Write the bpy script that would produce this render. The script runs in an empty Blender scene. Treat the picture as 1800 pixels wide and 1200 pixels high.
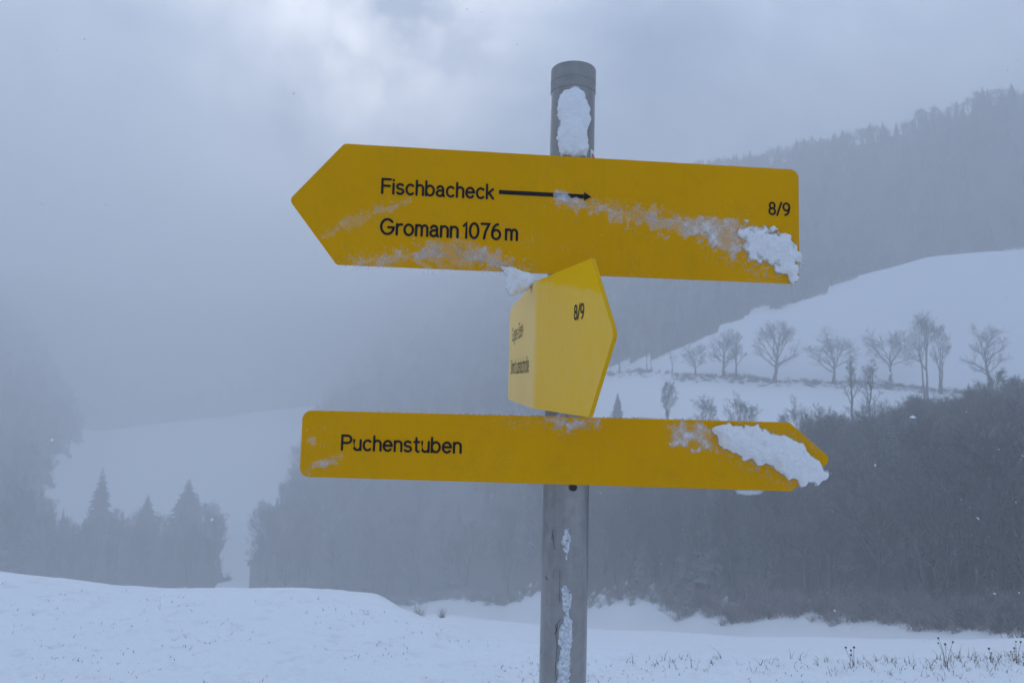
import bpy, bmesh, math, random
import numpy as np
from mathutils import Vector, Matrix, noise as mnoise
from math import sin, cos, tan, atan2, hypot, radians, degrees, pi, sqrt, exp

sc = bpy.context.scene
COL = sc.collection

# ------------------------------------------------------------------ camera
F_PX, EYE = 1300.0, 1.6                       # focal length in pixels of an 1800 px wide frame, eye height
PITCH, ROLL = radians(5.115), radians(1.411)
_fw = np.array([0, cos(PITCH), sin(PITCH)]); _r0 = np.array([1., 0, 0]); _u0 = np.array([0, -sin(PITCH), cos(PITCH)])
C_R = cos(ROLL) * _r0 + sin(ROLL) * _u0
C_U = cos(ROLL) * _u0 - sin(ROLL) * _r0
C_F = _fw
camd = bpy.data.cameras.new('camera'); cam = bpy.data.objects.new('camera', camd); COL.objects.link(cam)
camd.sensor_width = 36; camd.lens = 36 * F_PX / 1800; camd.clip_start = 0.05; camd.clip_end = 3000
cam.matrix_world = Matrix(((C_R[0], C_U[0], -C_F[0], 0), (C_R[1], C_U[1], -C_F[1], 0), (C_R[2], C_U[2], -C_F[2], EYE), (0, 0, 0, 1)))
camd.dof.use_dof = True; camd.dof.focus_distance = 0.95; camd.dof.aperture_fstop = 20
sc.camera = cam

def ray(x, y):
    d = (x - 900) / F_PX * C_R + (600 - y) / F_PX * C_U + C_F
    return d
def az_t(x, y):
    d = ray(x, y); return atan2(d[0], d[1]), d[2] / hypot(d[0], d[1])
def project(X, Y, Z):
    x = X * C_R[0] + Y * C_R[1] + (Z - EYE) * C_R[2]
    y = X * C_U[0] + Y * C_U[1] + (Z - EYE) * C_U[2]
    z = X * C_F[0] + Y * C_F[1] + (Z - EYE) * C_F[2]
    z = np.where(z > .05, z, .05)
    return 900 + F_PX * x / z, 600 - F_PX * y / z

# ------------------------------------------------------------------ world, sun, exposure
SUN_AZ, SUN_EL = radians(-11), radians(29)
SUN = Vector((sin(SUN_AZ) * cos(SUN_EL), cos(SUN_AZ) * cos(SUN_EL), sin(SUN_EL)))
W = bpy.data.worlds.new('World'); sc.world = W; W.use_nodes = True
nt = W.node_tree; N = nt.nodes; Lk = nt.links; N.clear()
out = N.new('ShaderNodeOutputWorld'); bg = N.new('ShaderNodeBackground'); bg.inputs[1].default_value = 0.1
sky = N.new('ShaderNodeTexSky'); sky.sky_type = 'NISHITA'; sky.sun_disc = False
sky.sun_elevation = SUN_EL; sky.sun_rotation = SUN_AZ
tc = N.new('ShaderNodeTexCoord')
mp = N.new('ShaderNodeMapping'); mp.inputs['Scale'].default_value = (1, 1, 1.3); mp.inputs['Location'].default_value = (9.4, 2.2, 6.7)
n1 = N.new('ShaderNodeTexNoise'); n1.inputs['Scale'].default_value = 2.6; n1.inputs['Detail'].default_value = 7; n1.inputs['Roughness'].default_value = .55; n1.inputs['Distortion'].default_value = .5
Lk.new(tc.outputs['Generated'], mp.inputs[0]); Lk.new(mp.outputs[0], n1.inputs['Vector'])
rp = N.new('ShaderNodeValToRGB')
rp.color_ramp.elements[0].position = .40; rp.color_ramp.elements[0].color = (.48, .98, 2.0, 1)
rp.color_ramp.elements[1].position = .72; rp.color_ramp.elements[1].color = (4.5, 5.3, 6.55, 1)
Lk.new(n1.outputs[0], rp.inputs[0])
# cloud is thinner round the hidden sun
dt = N.new('ShaderNodeVectorMath'); dt.operation = 'DOT_PRODUCT'; dt.inputs[1].default_value = SUN
nrm = N.new('ShaderNodeVectorMath'); nrm.operation = 'NORMALIZE'
Lk.new(tc.outputs['Generated'], nrm.inputs[0]); Lk.new(nrm.outputs[0], dt.inputs[0])
cl = N.new('ShaderNodeMath'); cl.operation = 'MAXIMUM'; cl.inputs[1].default_value = 0; Lk.new(dt.outputs['Value'], cl.inputs[0])
pw = N.new('ShaderNodeMath'); pw.operation = 'POWER'; pw.inputs[1].default_value = 60; Lk.new(cl.outputs[0], pw.inputs[0])
thin = N.new('ShaderNodeMapRange'); thin.inputs[1].default_value = .42; thin.inputs[2].default_value = .66; thin.inputs[3].default_value = .15; thin.inputs[4].default_value = 1.4
Lk.new(n1.outputs[0], thin.inputs[0])
ml = N.new('ShaderNodeMath'); ml.operation = 'MULTIPLY'; Lk.new(pw.outputs[0], ml.inputs[0]); Lk.new(thin.outputs[0], ml.inputs[1])
glow = N.new('ShaderNodeVectorMath'); glow.operation = 'SCALE'; glow.inputs[0].default_value = (18, 16.4, 14.2); Lk.new(ml.outputs[0], glow.inputs['Scale'])
# an overcast sky is brightest overhead
sz = N.new('ShaderNodeSeparateXYZ'); Lk.new(nrm.outputs[0], sz.inputs[0])
el_ = N.new('ShaderNodeMapRange'); el_.inputs[1].default_value = 0; el_.inputs[2].default_value = 1; el_.inputs[3].default_value = .04; el_.inputs[4].default_value = 3.6; Lk.new(sz.outputs[2], el_.inputs[0])
pw2 = N.new('ShaderNodeMath'); pw2.operation = 'POWER'; pw2.inputs[1].default_value = 5; Lk.new(cl.outputs[0], pw2.inputs[0])
brd = N.new('ShaderNodeMath'); brd.operation = 'MULTIPLY_ADD'; brd.inputs[1].default_value = .25; Lk.new(pw2.outputs[0], brd.inputs[0]); Lk.new(el_.outputs[0], brd.inputs[2])
rs = N.new('ShaderNodeVectorMath'); rs.operation = 'SCALE'; Lk.new(rp.outputs[0], rs.inputs[0]); Lk.new(brd.outputs[0], rs.inputs['Scale'])
addg = N.new('ShaderNodeVectorMath'); addg.operation = 'ADD'; Lk.new(rs.outputs[0], addg.inputs[0]); Lk.new(glow.outputs[0], addg.inputs[1])
mx = N.new('ShaderNodeMix'); mx.data_type = 'RGBA'; mx.inputs[0].default_value = .93
Lk.new(sky.outputs[0], mx.inputs[6]); Lk.new(addg.outputs[0], mx.inputs[7])
Lk.new(mx.outputs[2], bg.inputs[0]); Lk.new(bg.outputs[0], out.inputs[0])

sd = bpy.data.lights.new('sun', 'SUN'); sd.energy = 0.6; sd.angle = radians(14); sd.color = (1, .95, .88)
so = bpy.data.objects.new('sun', sd); COL.objects.link(so)
so.rotation_mode = 'QUATERNION'; so.rotation_quaternion = SUN.to_track_quat('Z', 'Y'); so.location = (0, 0, 30)

sc.view_settings.view_transform = 'Standard'; sc.view_settings.look = 'None'
sc.view_settings.gamma = 1; sc.view_settings.use_curve_mapping = False
sc.view_settings.exposure = 0.2
sc.render.engine = 'CYCLES'
cy = sc.cycles
cy.max_bounces = 8; cy.diffuse_bounces = 3; cy.volume_bounces = 4; cy.transparent_max_bounces = 8
cy.use_denoising = True; cy.use_adaptive_sampling = False
cy.caustics_reflective = False; cy.caustics_refractive = False

HAZE_DENSITY = 0.0056

# ------------------------------------------------------------------ helpers
def tag(o, label=None, cat=None, group=None, kind=None):
    if label: o['label'] = label
    if cat: o['category'] = cat
    if group: o['group'] = group
    if kind: o['kind'] = kind
    return o
def mesh_obj(name, verts, faces, mat, parent=None, smooth=False):
    me = bpy.data.meshes.new(name); me.from_pydata([tuple(v) for v in verts], [], faces); me.update()
    if smooth: me.polygons.foreach_set('use_smooth', [True] * len(me.polygons))
    o = bpy.data.objects.new(name, me); COL.objects.link(o)
    if mat: me.materials.append(mat)
    if parent: o.parent = parent
    return o
def bm_obj(name, bm, mat, parent=None, smooth=False):
    me = bpy.data.meshes.new(name); bm.to_mesh(me); bm.free()
    if smooth: me.polygons.foreach_set('use_smooth', [True] * len(me.polygons))
    o = bpy.data.objects.new(name, me); COL.objects.link(o)
    me.materials.append(mat)
    if parent: o.parent = parent
    return o
def empty(name, loc=(0, 0, 0)):
    o = bpy.data.objects.new(name, None); o.location = loc; o.empty_display_size = .1; COL.objects.link(o); return o
class G:
    """small wrapper for building a node material"""
    def __init__(s, name):
        s.m = bpy.data.materials.new(name); s.m.use_nodes = True
        s.t = s.m.node_tree; s.b = s.t.nodes['Principled BSDF']
    def n(s, kind, **kw):
        x = s.t.nodes.new('ShaderNode' + kind)
        for k, v in kw.items(): setattr(x, k, v)
        return x
    def l(s, a, b): s.t.links.new(a, b)
    def coords(s, scale=(1, 1, 1), kind='Object'):
        c = s.n('TexCoord'); m = s.n('Mapping'); m.inputs['Scale'].default_value = scale
        s.l(c.outputs[kind], m.inputs[0]); return m.outputs[0]
    def noise(s, vec, scale, detail=4, rough=.55, dist=0):
        x = s.n('TexNoise'); x.inputs['Scale'].default_value = scale; x.inputs['Detail'].default_value = detail
        x.inputs['Roughness'].default_value = rough; x.inputs['Distortion'].default_value = dist
        s.l(vec, x.inputs['Vector']); return x.outputs[0]
    def ramp(s, v, a, b, ca=(0, 0, 0, 1), cb=(1, 1, 1, 1)):
        x = s.n('ValToRGB'); e = x.color_ramp.elements
        e[0].position = a; e[1].position = b; e[0].color = ca; e[1].color = cb; s.l(v, x.inputs[0]); return x.outputs[0]
    def mix(s, f, a, b):
        x = s.n('Mix', data_type='RGBA')
        for sock, v in ((0, f), (6, a), (7, b)):
            if hasattr(v, 'node'): s.l(v, x.inputs[sock])
            else: x.inputs[sock].default_value = v
        return x.outputs[2]
    def math(s, op, a, b=None):
        x = s.n('Math', operation=op)
        for i, v in ((0, a), (1, b)):
            if v is None: continue
            if hasattr(v, 'node'): s.l(v, x.inputs[i])
            else: x.inputs[i].default_value = v
        return x.outputs[0]
    def bump(s, h, strength, dist):
        x = s.n('Bump'); x.inputs['Strength'].default_value = strength; x.inputs['Distance'].default_value = dist
        s.l(h, x.inputs['Height']); s.l(x.outputs[0], s.b.inputs['Normal'])
    def base(s, v, rough=.6, spec=.5):
        if hasattr(v, 'node'): s.l(v, s.b.inputs['Base Color'])
        else: s.b.inputs['Base Color'].default_value = v
        if hasattr(rough, 'node'): s.l(rough, s.b.inputs['Roughness'])
        else: s.b.inputs['Roughness'].default_value = rough
        s.b.inputs['Specular IOR Level'].default_value = spec

# ------------------------------------------------------------------ materials
def mat_snow_ground():
    g = G('snow_ground'); v = g.coords()
    a = g.n('Attribute', attribute_name='litter')
    nz = g.noise(v, .9, 5, .6); fine = g.noise(v, 14, 4, .6); vf = g.noise(v, 60, 3, .6)
    snow = g.mix(nz, (.86, .87, .89, 1), (.94, .945, .95, 1))
    thin_ = g.math('MULTIPLY', g.ramp(g.noise(g.coords((1, 1, 1)), 5.5, 6, .7), .54, .76), .30)
    snow = g.mix(thin_, snow, (.42, .41, .36, 1))
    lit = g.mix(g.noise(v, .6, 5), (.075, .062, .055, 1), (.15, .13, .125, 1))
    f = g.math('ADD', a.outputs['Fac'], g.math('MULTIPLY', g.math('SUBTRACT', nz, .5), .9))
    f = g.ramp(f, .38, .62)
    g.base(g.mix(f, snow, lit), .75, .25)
    h = g.math('ADD', g.math('MULTIPLY', fine, .7), g.math('MULTIPLY', vf, .3))
    g.bump(h, .8, .05)
    return g.m
def mat_snow():
    # thin snow lets the surface under it show through
    g = G('snow_clump'); v = g.coords()
    a = g.noise(v, 70, 5, .65); b = g.noise(v, 420, 4, .7)
    g.base(g.mix(a, (.92, .92, .93, 1), (.985, .98, .975, 1)), .75, .2)
    th = g.n('Attribute', attribute_name='thick')          # millimetres
    t = g.math('ADD', th.outputs['Fac'], g.math('MULTIPLY', g.math('SUBTRACT', b, .5), 2.2))
    mr = g.n('MapRange'); mr.inputs[1].default_value = .05; mr.inputs[2].default_value = 3.2; mr.inputs[3].default_value = .06; g.l(t, mr.inputs[0])
    g.l(mr.outputs[0], g.b.inputs['Alpha'])
    g.bump(g.math('ADD', g.math('MULTIPLY', a, .5), g.math('MULTIPLY', b, .5)), 1, .004)
    return g.m
def mat_frost(name='frost_grain', lo=.35, hi=.75, sc_=300):
    g = G(name); v = g.coords()
    g.base(g.mix(g.noise(v, sc_, 3), (.72, .70, .66, 1), (.88, .88, .88, 1)), .6, .2)
    g.l(g.ramp(g.noise(v, sc_ * .6, 4, .65), .35, .68, (lo * .6, lo * .6, lo * .6, 1), (hi * .8, hi * .8, hi * .8, 1)), g.b.inputs['Alpha'])
    g.bump(g.noise(v, 500, 4, .7), .6, .002)
    return g.m
def mat_ice():
    g = G('ice_crust'); v = g.coords()
    a = g.noise(v, 150, 5, .6)
    g.base(g.mix(a, (.58, .62, .67, 1), (.90, .92, .94, 1)), .35, .5)
    g.l(g.ramp(g.noise(v, 260, 4, .65), .3, .6, (.45, .45, .45, 1), (1, 1, 1, 1)), g.b.inputs['Alpha'])
    g.bump(a, .8, .003)
    return g.m
def droplets(g, v, scale):
    vo = g.n('TexVoronoi'); vo.inputs['Scale'].default_value = scale; g.l(v, vo.inputs['Vector'])
    m = g.ramp(vo.outputs['Distance'], .12, .34, (1, 1, 1, 1), (0, 0, 0, 1))
    patch = g.ramp(g.noise(v, 14, 4, .6), .5, .66)
    return g.math('MULTIPLY', m, patch)
def mat_yellow():
    g = G('yellow_sign_paint'); v = g.coords()
    big = g.noise(v, 5, 6, .6); fine = g.noise(v, 220, 3)
    c = g.mix(big, (.64, .30, .0005, 1), (.83, .40, .0006, 1))
    d = droplets(g, v, 330)
    c = g.mix(g.math('MULTIPLY', d, .5), c, (.80, .52, .05, 1))
    streak = g.ramp(g.noise(g.coords((40, 40, 3)), 3, 5, .6), .5, .8)
    c = g.mix(g.math('MULTIPLY', streak, .08), c, (.40, .2, .01, 1))
    grime = g.ramp(g.noise(v, 28, 7, .7), .52, .80)
    c = g.mix(g.math('MULTIPLY', grime, .28), c, (.42, .24, .02, 1))
    g.base(c, g.ramp(big, .2, .9, (.40, .40, .40, 1), (.6, .6, .6, 1)), .06)
    g.bump(g.math('ADD', d, g.math('MULTIPLY', fine, .15)), .35, .0012)
    return g.m
def mat_yellow_frosted():
    # rime lies on the windward face; shade from the board above is drawn as an unrimed strip
    g = G('yellow_sign_paint_rimed'); v = g.coords()
    c = g.mix(g.noise(v, 8, 4), (.92, .50, .003, 1), (.97, .55, .005, 1))  # yellow lifted above the other boards to stand in for light from the left
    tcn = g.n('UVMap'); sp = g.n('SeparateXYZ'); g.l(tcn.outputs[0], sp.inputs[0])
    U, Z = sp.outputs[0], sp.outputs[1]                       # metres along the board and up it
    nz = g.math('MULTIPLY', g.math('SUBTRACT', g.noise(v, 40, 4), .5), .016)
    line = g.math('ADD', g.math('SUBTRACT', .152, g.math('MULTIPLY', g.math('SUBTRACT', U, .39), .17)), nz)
    bare = g.n('MapRange'); bare.inputs[1].default_value = -.002; bare.inputs[2].default_value = .003  # strip shaded by the upper board, put in as yellow without rime
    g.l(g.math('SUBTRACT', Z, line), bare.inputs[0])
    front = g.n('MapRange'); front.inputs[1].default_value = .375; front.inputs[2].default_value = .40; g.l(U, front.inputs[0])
    shade_mask = g.math('MULTIPLY', bare.outputs[0], front.outputs[0])
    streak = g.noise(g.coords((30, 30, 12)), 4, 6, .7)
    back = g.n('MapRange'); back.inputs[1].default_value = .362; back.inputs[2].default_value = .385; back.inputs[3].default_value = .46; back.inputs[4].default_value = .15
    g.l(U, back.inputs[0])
    f = g.math('MULTIPLY', g.math('SUBTRACT', 1, shade_mask), g.math('ADD', back.outputs[0], g.math('MULTIPLY', g.math('SUBTRACT', streak, .5), .30)))
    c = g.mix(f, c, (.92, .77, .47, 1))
    g.base(c, .55, .06)
    g.bump(g.noise(g.coords((120, 120, 25)), 3, 4), .3, .0015)
    return g.m
def mat_black():
    g = G('black_lettering'); v = g.coords()
    g.base(g.mix(g.noise(v, 90, 3), (.012, .012, .014, 1), (.022, .022, .024, 1)), .6, .12); return g.m
def mat_steel():
    g = G('galvanised_steel'); v = g.coords()
    vs = g.coords((14, 14, 1.2))
    st = g.noise(vs, 3.2, 6, .62); sp = g.noise(v, 90, 4, .6); blot = g.noise(v, 22, 4, .6)
    c = g.mix(st, (.17, .162, .155, 1), (.46, .44, .42, 1))
    c = g.mix(g.math('MULTIPLY', g.ramp(blot, .45, .75), .2), c, (.52, .50, .48, 1))
    c = g.mix(g.math('MULTIPLY', g.ramp(sp, .5, .7), .14), c, (.07, .068, .068, 1))
    vo = g.n('TexVoronoi'); vo.inputs['Scale'].default_value = 130; g.l(g.coords((1, 1, .55)), vo.inputs['Vector'])
    c = g.mix(.10, c, g.mix(vo.outputs['Color'], (.15, .143, .137, 1), (.54, .52, .50, 1)))
    g.base(c, .30, .5); g.b.inputs['Metallic'].default_value = .75
    g.bump(g.math('ADD', g.math('MULTIPLY', sp, .6), st), .35, .001)
    return g.m
def plain(name, c1, c2, scale, rough=.7, spec=.3, metal=0):
    g = G(name); v = g.coords(); g.base(g.mix(g.noise(v, scale, 4), c1 + (1,), c2 + (1,)), rough, spec)
    g.b.inputs['Metallic'].default_value = metal; return g.m
def mat_bark(name, c1, c2, rime):
    g = G(name); v = g.coords(); oi = g.n('ObjectInfo')
    c = g.mix(g.noise(v, 1.5, 4), c1 + (1,), c2 + (1,))
    c = g.mix(g.math('MULTIPLY', oi.outputs['Random'], .6), c, tuple(min(1, x * 2.1) for x in c2) + (1,))
    ge = g.n('NewGeometry'); sp = g.n('SeparateXYZ'); g.l(ge.outputs['Normal'], sp.inputs[0])
    up = g.ramp(sp.outputs[2], .25, .8)
    g.base(g.mix(g.math('MULTIPLY', up, rime), c, (.78, .79, .81, 1)), .9, .1); return g.m
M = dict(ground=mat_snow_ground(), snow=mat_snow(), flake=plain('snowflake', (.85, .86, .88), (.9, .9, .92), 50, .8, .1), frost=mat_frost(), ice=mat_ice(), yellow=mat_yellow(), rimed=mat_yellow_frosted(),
         black=mat_black(), steel=mat_steel(),
         cap=plain('grey_plastic_cap', (.22, .21, .20), (.37, .355, .335), 60, .5, .3),
         dark=plain('dark_bolt', (.01, .01, .011), (.03, .03, .032), 60, .5, .4),
         bark=mat_bark('bare_bark', (.040, .034, .033), (.080, .069, .067), .28),
         spruce=mat_bark('spruce_needles', (.018, .028, .022), (.042, .058, .048), .22),
         brush=mat_bark('dry_brush', (.11, .085, .078), (.20, .16, .15), .5),
         straw=plain('dry_grass', (.07, .055, .035), (.22, .17, .10), 6, .9, .1),
         weed=plain('dead_weed', (.035, .028, .022), (.10, .07, .055), 20, .9, .1),
         rim=plain('yellow_rim', (.72, .38, .003), (.80, .43, .004), 30, .5, .1), white=plain('white_sticker', (.72, .72, .72), (.80, .80, .80), 30, .4, .4),
         red=plain('red_print', (.55, .02, .025), (.62, .03, .03), 30, .4, .4),
         crack=plain('cracked_glaze', (.02, .02, .024), (.06, .06, .065), 80, .5, .4))

# ------------------------------------------------------------------ terrain
def vnoise(x, y, seed=0):
    xi = np.floor(x).astype(np.int64); yi = np.floor(y).astype(np.int64); fx = x - xi; fy = y - yi
    def hsh(a, b):
        n = (a * 374761393 + b * 668265263 + seed * 974711) & 0xffffffff
        n = ((n ^ (n >> 13)) * 1274126177) & 0xffffffff
        return ((n ^ (n >> 16)) & 0xffff) / 65535.0
    u = fx * fx * (3 - 2 * fx); w = fy * fy * (3 - 2 * fy)
    return (hsh(xi, yi) * (1 - u) + hsh(xi + 1, yi) * u) * (1 - w) + (hsh(xi, yi + 1) * (1 - u) + hsh(xi + 1, yi + 1) * u) * w - .5
def fbm(x, y, seed=0, octv=4):
    s = 0; a = 1
    for k in range(octv): s = s + a * vnoise(x * 2 ** k, y * 2 ** k, seed + k); a *= .5
    return s

Zv = lambda v: ('z', v)
PROFILE = {   # per bearing: distance and either a height or the row it is seen at
    -120: [(.3, Zv(0)), (4, Zv(0)), (8.6, 1006), (12, Zv(-.9)), (25, Zv(-6.5)), (60, Zv(-16)), (120, Zv(-23)), (170, Zv(-18)), (260, Zv(8)), (400, Zv(40)), (610, Zv(70)), (800, Zv(66))],
    0:    [(.3, Zv(0)), (4, Zv(0)), (8.3, 1015), (12, Zv(-1.0)), (25, Zv(-6.5)), (60, Zv(-16)), (120, Zv(-23)), (170, Zv(-18)), (260, Zv(6)), (400, Zv(38)), (610, Zv(70)), (800, Zv(66))],
    130:  [(.3, Zv(0)), (4, Zv(0)), (7.8, 1029), (12, Zv(-1.3)), (30, Zv(-8)), (70, Zv(-18)), (120, Zv(-27)), (160, Zv(-27)), (210, Zv(-20)), (300, 770), (325, Zv(-13)), (360, Zv(-12)), (430, Zv(18)), (610, Zv(68)), (800, Zv(66))],
    300:  [(.3, Zv(0)), (4, Zv(0)), (7.2, 1047), (12, Zv(-1.7)), (30, Zv(-8.5)), (70, Zv(-19)), (125, Zv(-29)), (160, Zv(-28)), (210, Zv(-19)), (300, 755), (325, Zv(-9)), (360, Zv(-8)), (430, Zv(18)), (610, Zv(68)), (800, Zv(66))],
    560:  [(.3, Zv(0)), (4, Zv(0)), (6.8, 1052), (12, Zv(-1.9)), (30, Zv(-8.5)), (70, Zv(-18.5)), (110, Zv(-27.2)), (128, Zv(-28)), (170, Zv(-20)), (230, Zv(-8)), (300, 744), (325, Zv(-3)), (360, Zv(4)), (430, Zv(35)), (600, Zv(72)), (800, Zv(68))],
    680:  [(.3, Zv(0)), (4, Zv(0)), (6.4, 1068), (12, Zv(-2.0)), (30, Zv(-7.8)), (70, Zv(-18)), (115, 1064), (125, Zv(-28)), (160, Zv(-18)), (220, Zv(-2)), (320, Zv(30)), (580, Zv(80)), (800, Zv(74))],
    780:  [(.3, Zv(0)), (4, Zv(0)), (5.9, 1100), (9, Zv(-1.5)), (16, Zv(-3.7)), (40, 1088), (110, 1055), (120, Zv(-27)), (150, Zv(-17)), (200, Zv(0)), (300, Zv(32)), (540, Zv(96)), (800, Zv(78))],
    900:  [(.3, Zv(0)), (4, Zv(0)), (5.4, 1137), (8.5, Zv(-1.45)), (14, 1128), (35, 1100), (98, 1062), (108, Zv(-24)), (140, Zv(-10)), (180, Zv(6)), (260, Zv(34)), (480, Zv(106)), (800, Zv(80))],
    1040: [(.3, Zv(0)), (4, Zv(0)), (5.1, 1150), (8, Zv(-1.35)), (14, 1144), (30, 1110), (85, 1066), (94, Zv(-19)), (115, Zv(-8)), (132, 740), (165, 666), (200, Zv(16)), (270, Zv(45)), (420, Zv(116)), (800, Zv(80))],
    1200: [(.3, Zv(0)), (4, Zv(0)), (5.2, 1154), (8, Zv(-1.3)), (14, 1148), (28, 1115), (70, 1073), (78, Zv(-14.5)), (98, Zv(-7)), (118, 740), (155, 661), (187, 610), (205, Zv(24)), (250, Zv(47)), (370, 318), (440, Zv(112)), (800, Zv(80))],
    1300: [(.3, Zv(0)), (4, Zv(0)), (5.3, 1156), (8, Zv(-1.3)), (14, 1150), (28, 1120), (62, 1085), (70, Zv(-12)), (90, Zv(-6)), (112, 741), (150, 664), (195, 562), (215, Zv(29)), (250, Zv(48)), (355, 304), (430, Zv(112)), (800, Zv(80))],
    1500: [(.3, Zv(0)), (4, Zv(0)), (5.5, 1158), (8, Zv(-1.2)), (14, 1152), (28, 1122), (52, 1086), (60, Zv(-10.2)), (85, Zv(-5)), (112, 742), (150, 672), (230, 490), (245, Zv(41)), (340, 256), (430, Zv(112)), (800, Zv(80))],
    1650: [(.3, Zv(0)), (4, Zv(0)), (5.8, 1156), (8.5, Zv(-1.15)), (14, 1152), (26, 1126), (46, 1098), (54, Zv(-9)), (80, Zv(-5)), (112, 740), (144, 682), (228, 449), (243, Zv(46)), (330, 226), (430, Zv(112)), (800, Zv(80))],
    1800: [(.3, Zv(0)), (4, Zv(0)), (6.3, 1148), (9, Zv(-1.05)), (14, 1146), (26, 1122), (42, 1092), (50, Zv(-7.5)), (80, Zv(-4)), (110, 732), (140, 694), (225, 437), (240, Zv(46)), (320, 168), (430, Zv(114)), (800, Zv(80))],
    1950: [(.3, Zv(0)), (4, Zv(0)), (6.8, 1140), (9, Zv(-.9)), (14, 1140), (26, 1118), (42, 1088), (50, Zv(-7)), (80, Zv(-4)), (110, 732), (136, 700), (225, 437), (240, Zv(46)), (310, 160), (430, Zv(114)), (800, Zv(80))]}
def far(px, d):
    return 60 + (d - 60) * np.interp(px, [560, 680, 780, 900, 1040, 1200], [1.45, 1.5, 1.5, 1.4, 1.15, 1.0]) if np.ndim(d) or d > 60 else d
LG = np.linspace(math.log(.3), math.log(800), 420)
def pchip(xs, ys, xq):
    xs = np.array(xs); ys = np.array(ys); h = np.diff(xs); dl = np.diff(ys) / h; m = np.zeros(len(xs))
    for i in range(1, len(xs) - 1):
        if dl[i - 1] * dl[i] > 0:
            w1 = 2 * h[i] + h[i - 1]; w2 = h[i] + 2 * h[i - 1]; m[i] = (w1 + w2) / (w1 / dl[i - 1] + w2 / dl[i])
    m[0] = dl[0]; m[-1] = dl[-1]
    k = np.clip(np.searchsorted(xs, xq) - 1, 0, len(xs) - 2); t = (xq - xs[k]) / h[k]
    return ys[k] * (1 + 2 * t) * (1 - t) ** 2 + h[k] * m[k] * t * (1 - t) ** 2 + ys[k + 1] * t * t * (3 - 2 * t) + h[k] * m[k + 1] * t * t * (t - 1)
_az, _rows = [], []
for px, ctl in sorted(PROFILE.items()):
    _az.append(az_t(px, 900)[0]); ds = []; zs = []
    kc = float(np.interp(px, [680, 900, 1040, 1200], [1, .85, .65, .45]))
    for d, v in ctl:
        z = v[1] if isinstance(v, tuple) else EYE + d * az_t(px, v)[1]
        if d > 155 and d < 800 and kc < 1: d2 = 155 + (d - 155) * kc; z = EYE + (z - EYE) * d2 / d; d = d2
        if 60 < d < 790: d2 = min(far(px, d), 780.); z = EYE + (z - EYE) * d2 / d; d = d2
        ds.append(d); zs.append(z)
    # interpolate in distance, not log distance, so slopes stay straight
    _rows.append(pchip(ds, zs, np.exp(LG)))
_az = np.array(_az); _rows = np.array(_rows)
AZF = np.radians(np.arange(-180, 180.01, .25))
ZT = np.zeros((len(AZF), len(LG)))
mean_row = _rows[[0, -1]].mean(0) * .35
for j in range(len(LG)):
    ZT[:, j] = np.interp(AZF, _az, _rows[:, j])
for i, a in enumerate(AZF):        # behind the viewer the meadow goes on gently
    o = max(_az[0] - a, a - _az[-1], 0)
    w = min(1, o / radians(60)); w = w * w * (3 - 2 * w); ZT[i] = ZT[i] * (1 - w) + mean_row * w * np.clip((np.exp(LG) - 20) / 100, 0, 1)
ker = np.exp(-np.linspace(-2, 2, 13) ** 2); ker /= ker.sum()
ZT = np.apply_along_axis(lambda c: np.convolve(np.concatenate([c[-7:-1], c, c[1:7]]), ker, 'valid'), 0, ZT)
def height(X, Y):
    X = np.asarray(X, float); Y = np.asarray(Y, float)
    d = np.hypot(X, Y); a = np.arctan2(X, Y)
    fi = (a + pi) / radians(.25); fj = (np.log(np.clip(d, .3, 800)) - LG[0]) / (LG[1] - LG[0])
    i = np.clip(fi.astype(int), 0, len(AZF) - 2); j = np.clip(fj.astype(int), 0, len(LG) - 2); u = fi - i; w = fj - j
    z = (ZT[i, j] * (1 - u) + ZT[i + 1, j] * u) * (1 - w) + (ZT[i, j + 1] * (1 - u) + ZT[i + 1, j + 1] * u) * w
    z = z + .035 * fbm(X * 1.3, Y * 1.3, 3, 4) * np.clip((d - .5) / 3, 0, 1) + np.clip(12 - d, 0, 1) * (.012 * fbm(X * 6 + Y * 2, Y * 3.2, 71, 3) + .022 * np.clip(fbm(X * .55, Y * .8, 77, 3), -.6, .6)) + np.clip((d - 10) / 60, 0, 1) * .5 * fbm(X * .09, Y * .09, 9, 3)
    z = z + np.clip((d - 230) / 60, 0, 1) * 3 * fbm(X * .02, Y * .02, 21, 3)
    return z
EDGE_D = np.array([(400, 152), (560, 145), (680, 144), (780, 137), (900, 115), (1040, 90), (1200, 71), (1300, 63), (1500, 53), (1650, 47), (1800, 43), (2000, 42)], float)
EDGE = np.array([(1000, 655), (1160, 624), (1200, 608), (1285, 564), (1345, 543), (1420, 522), (1500, 488), (1540, 470), (1580, 457), (1700, 443), (1800, 437), (2200, 430)], float)
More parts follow.
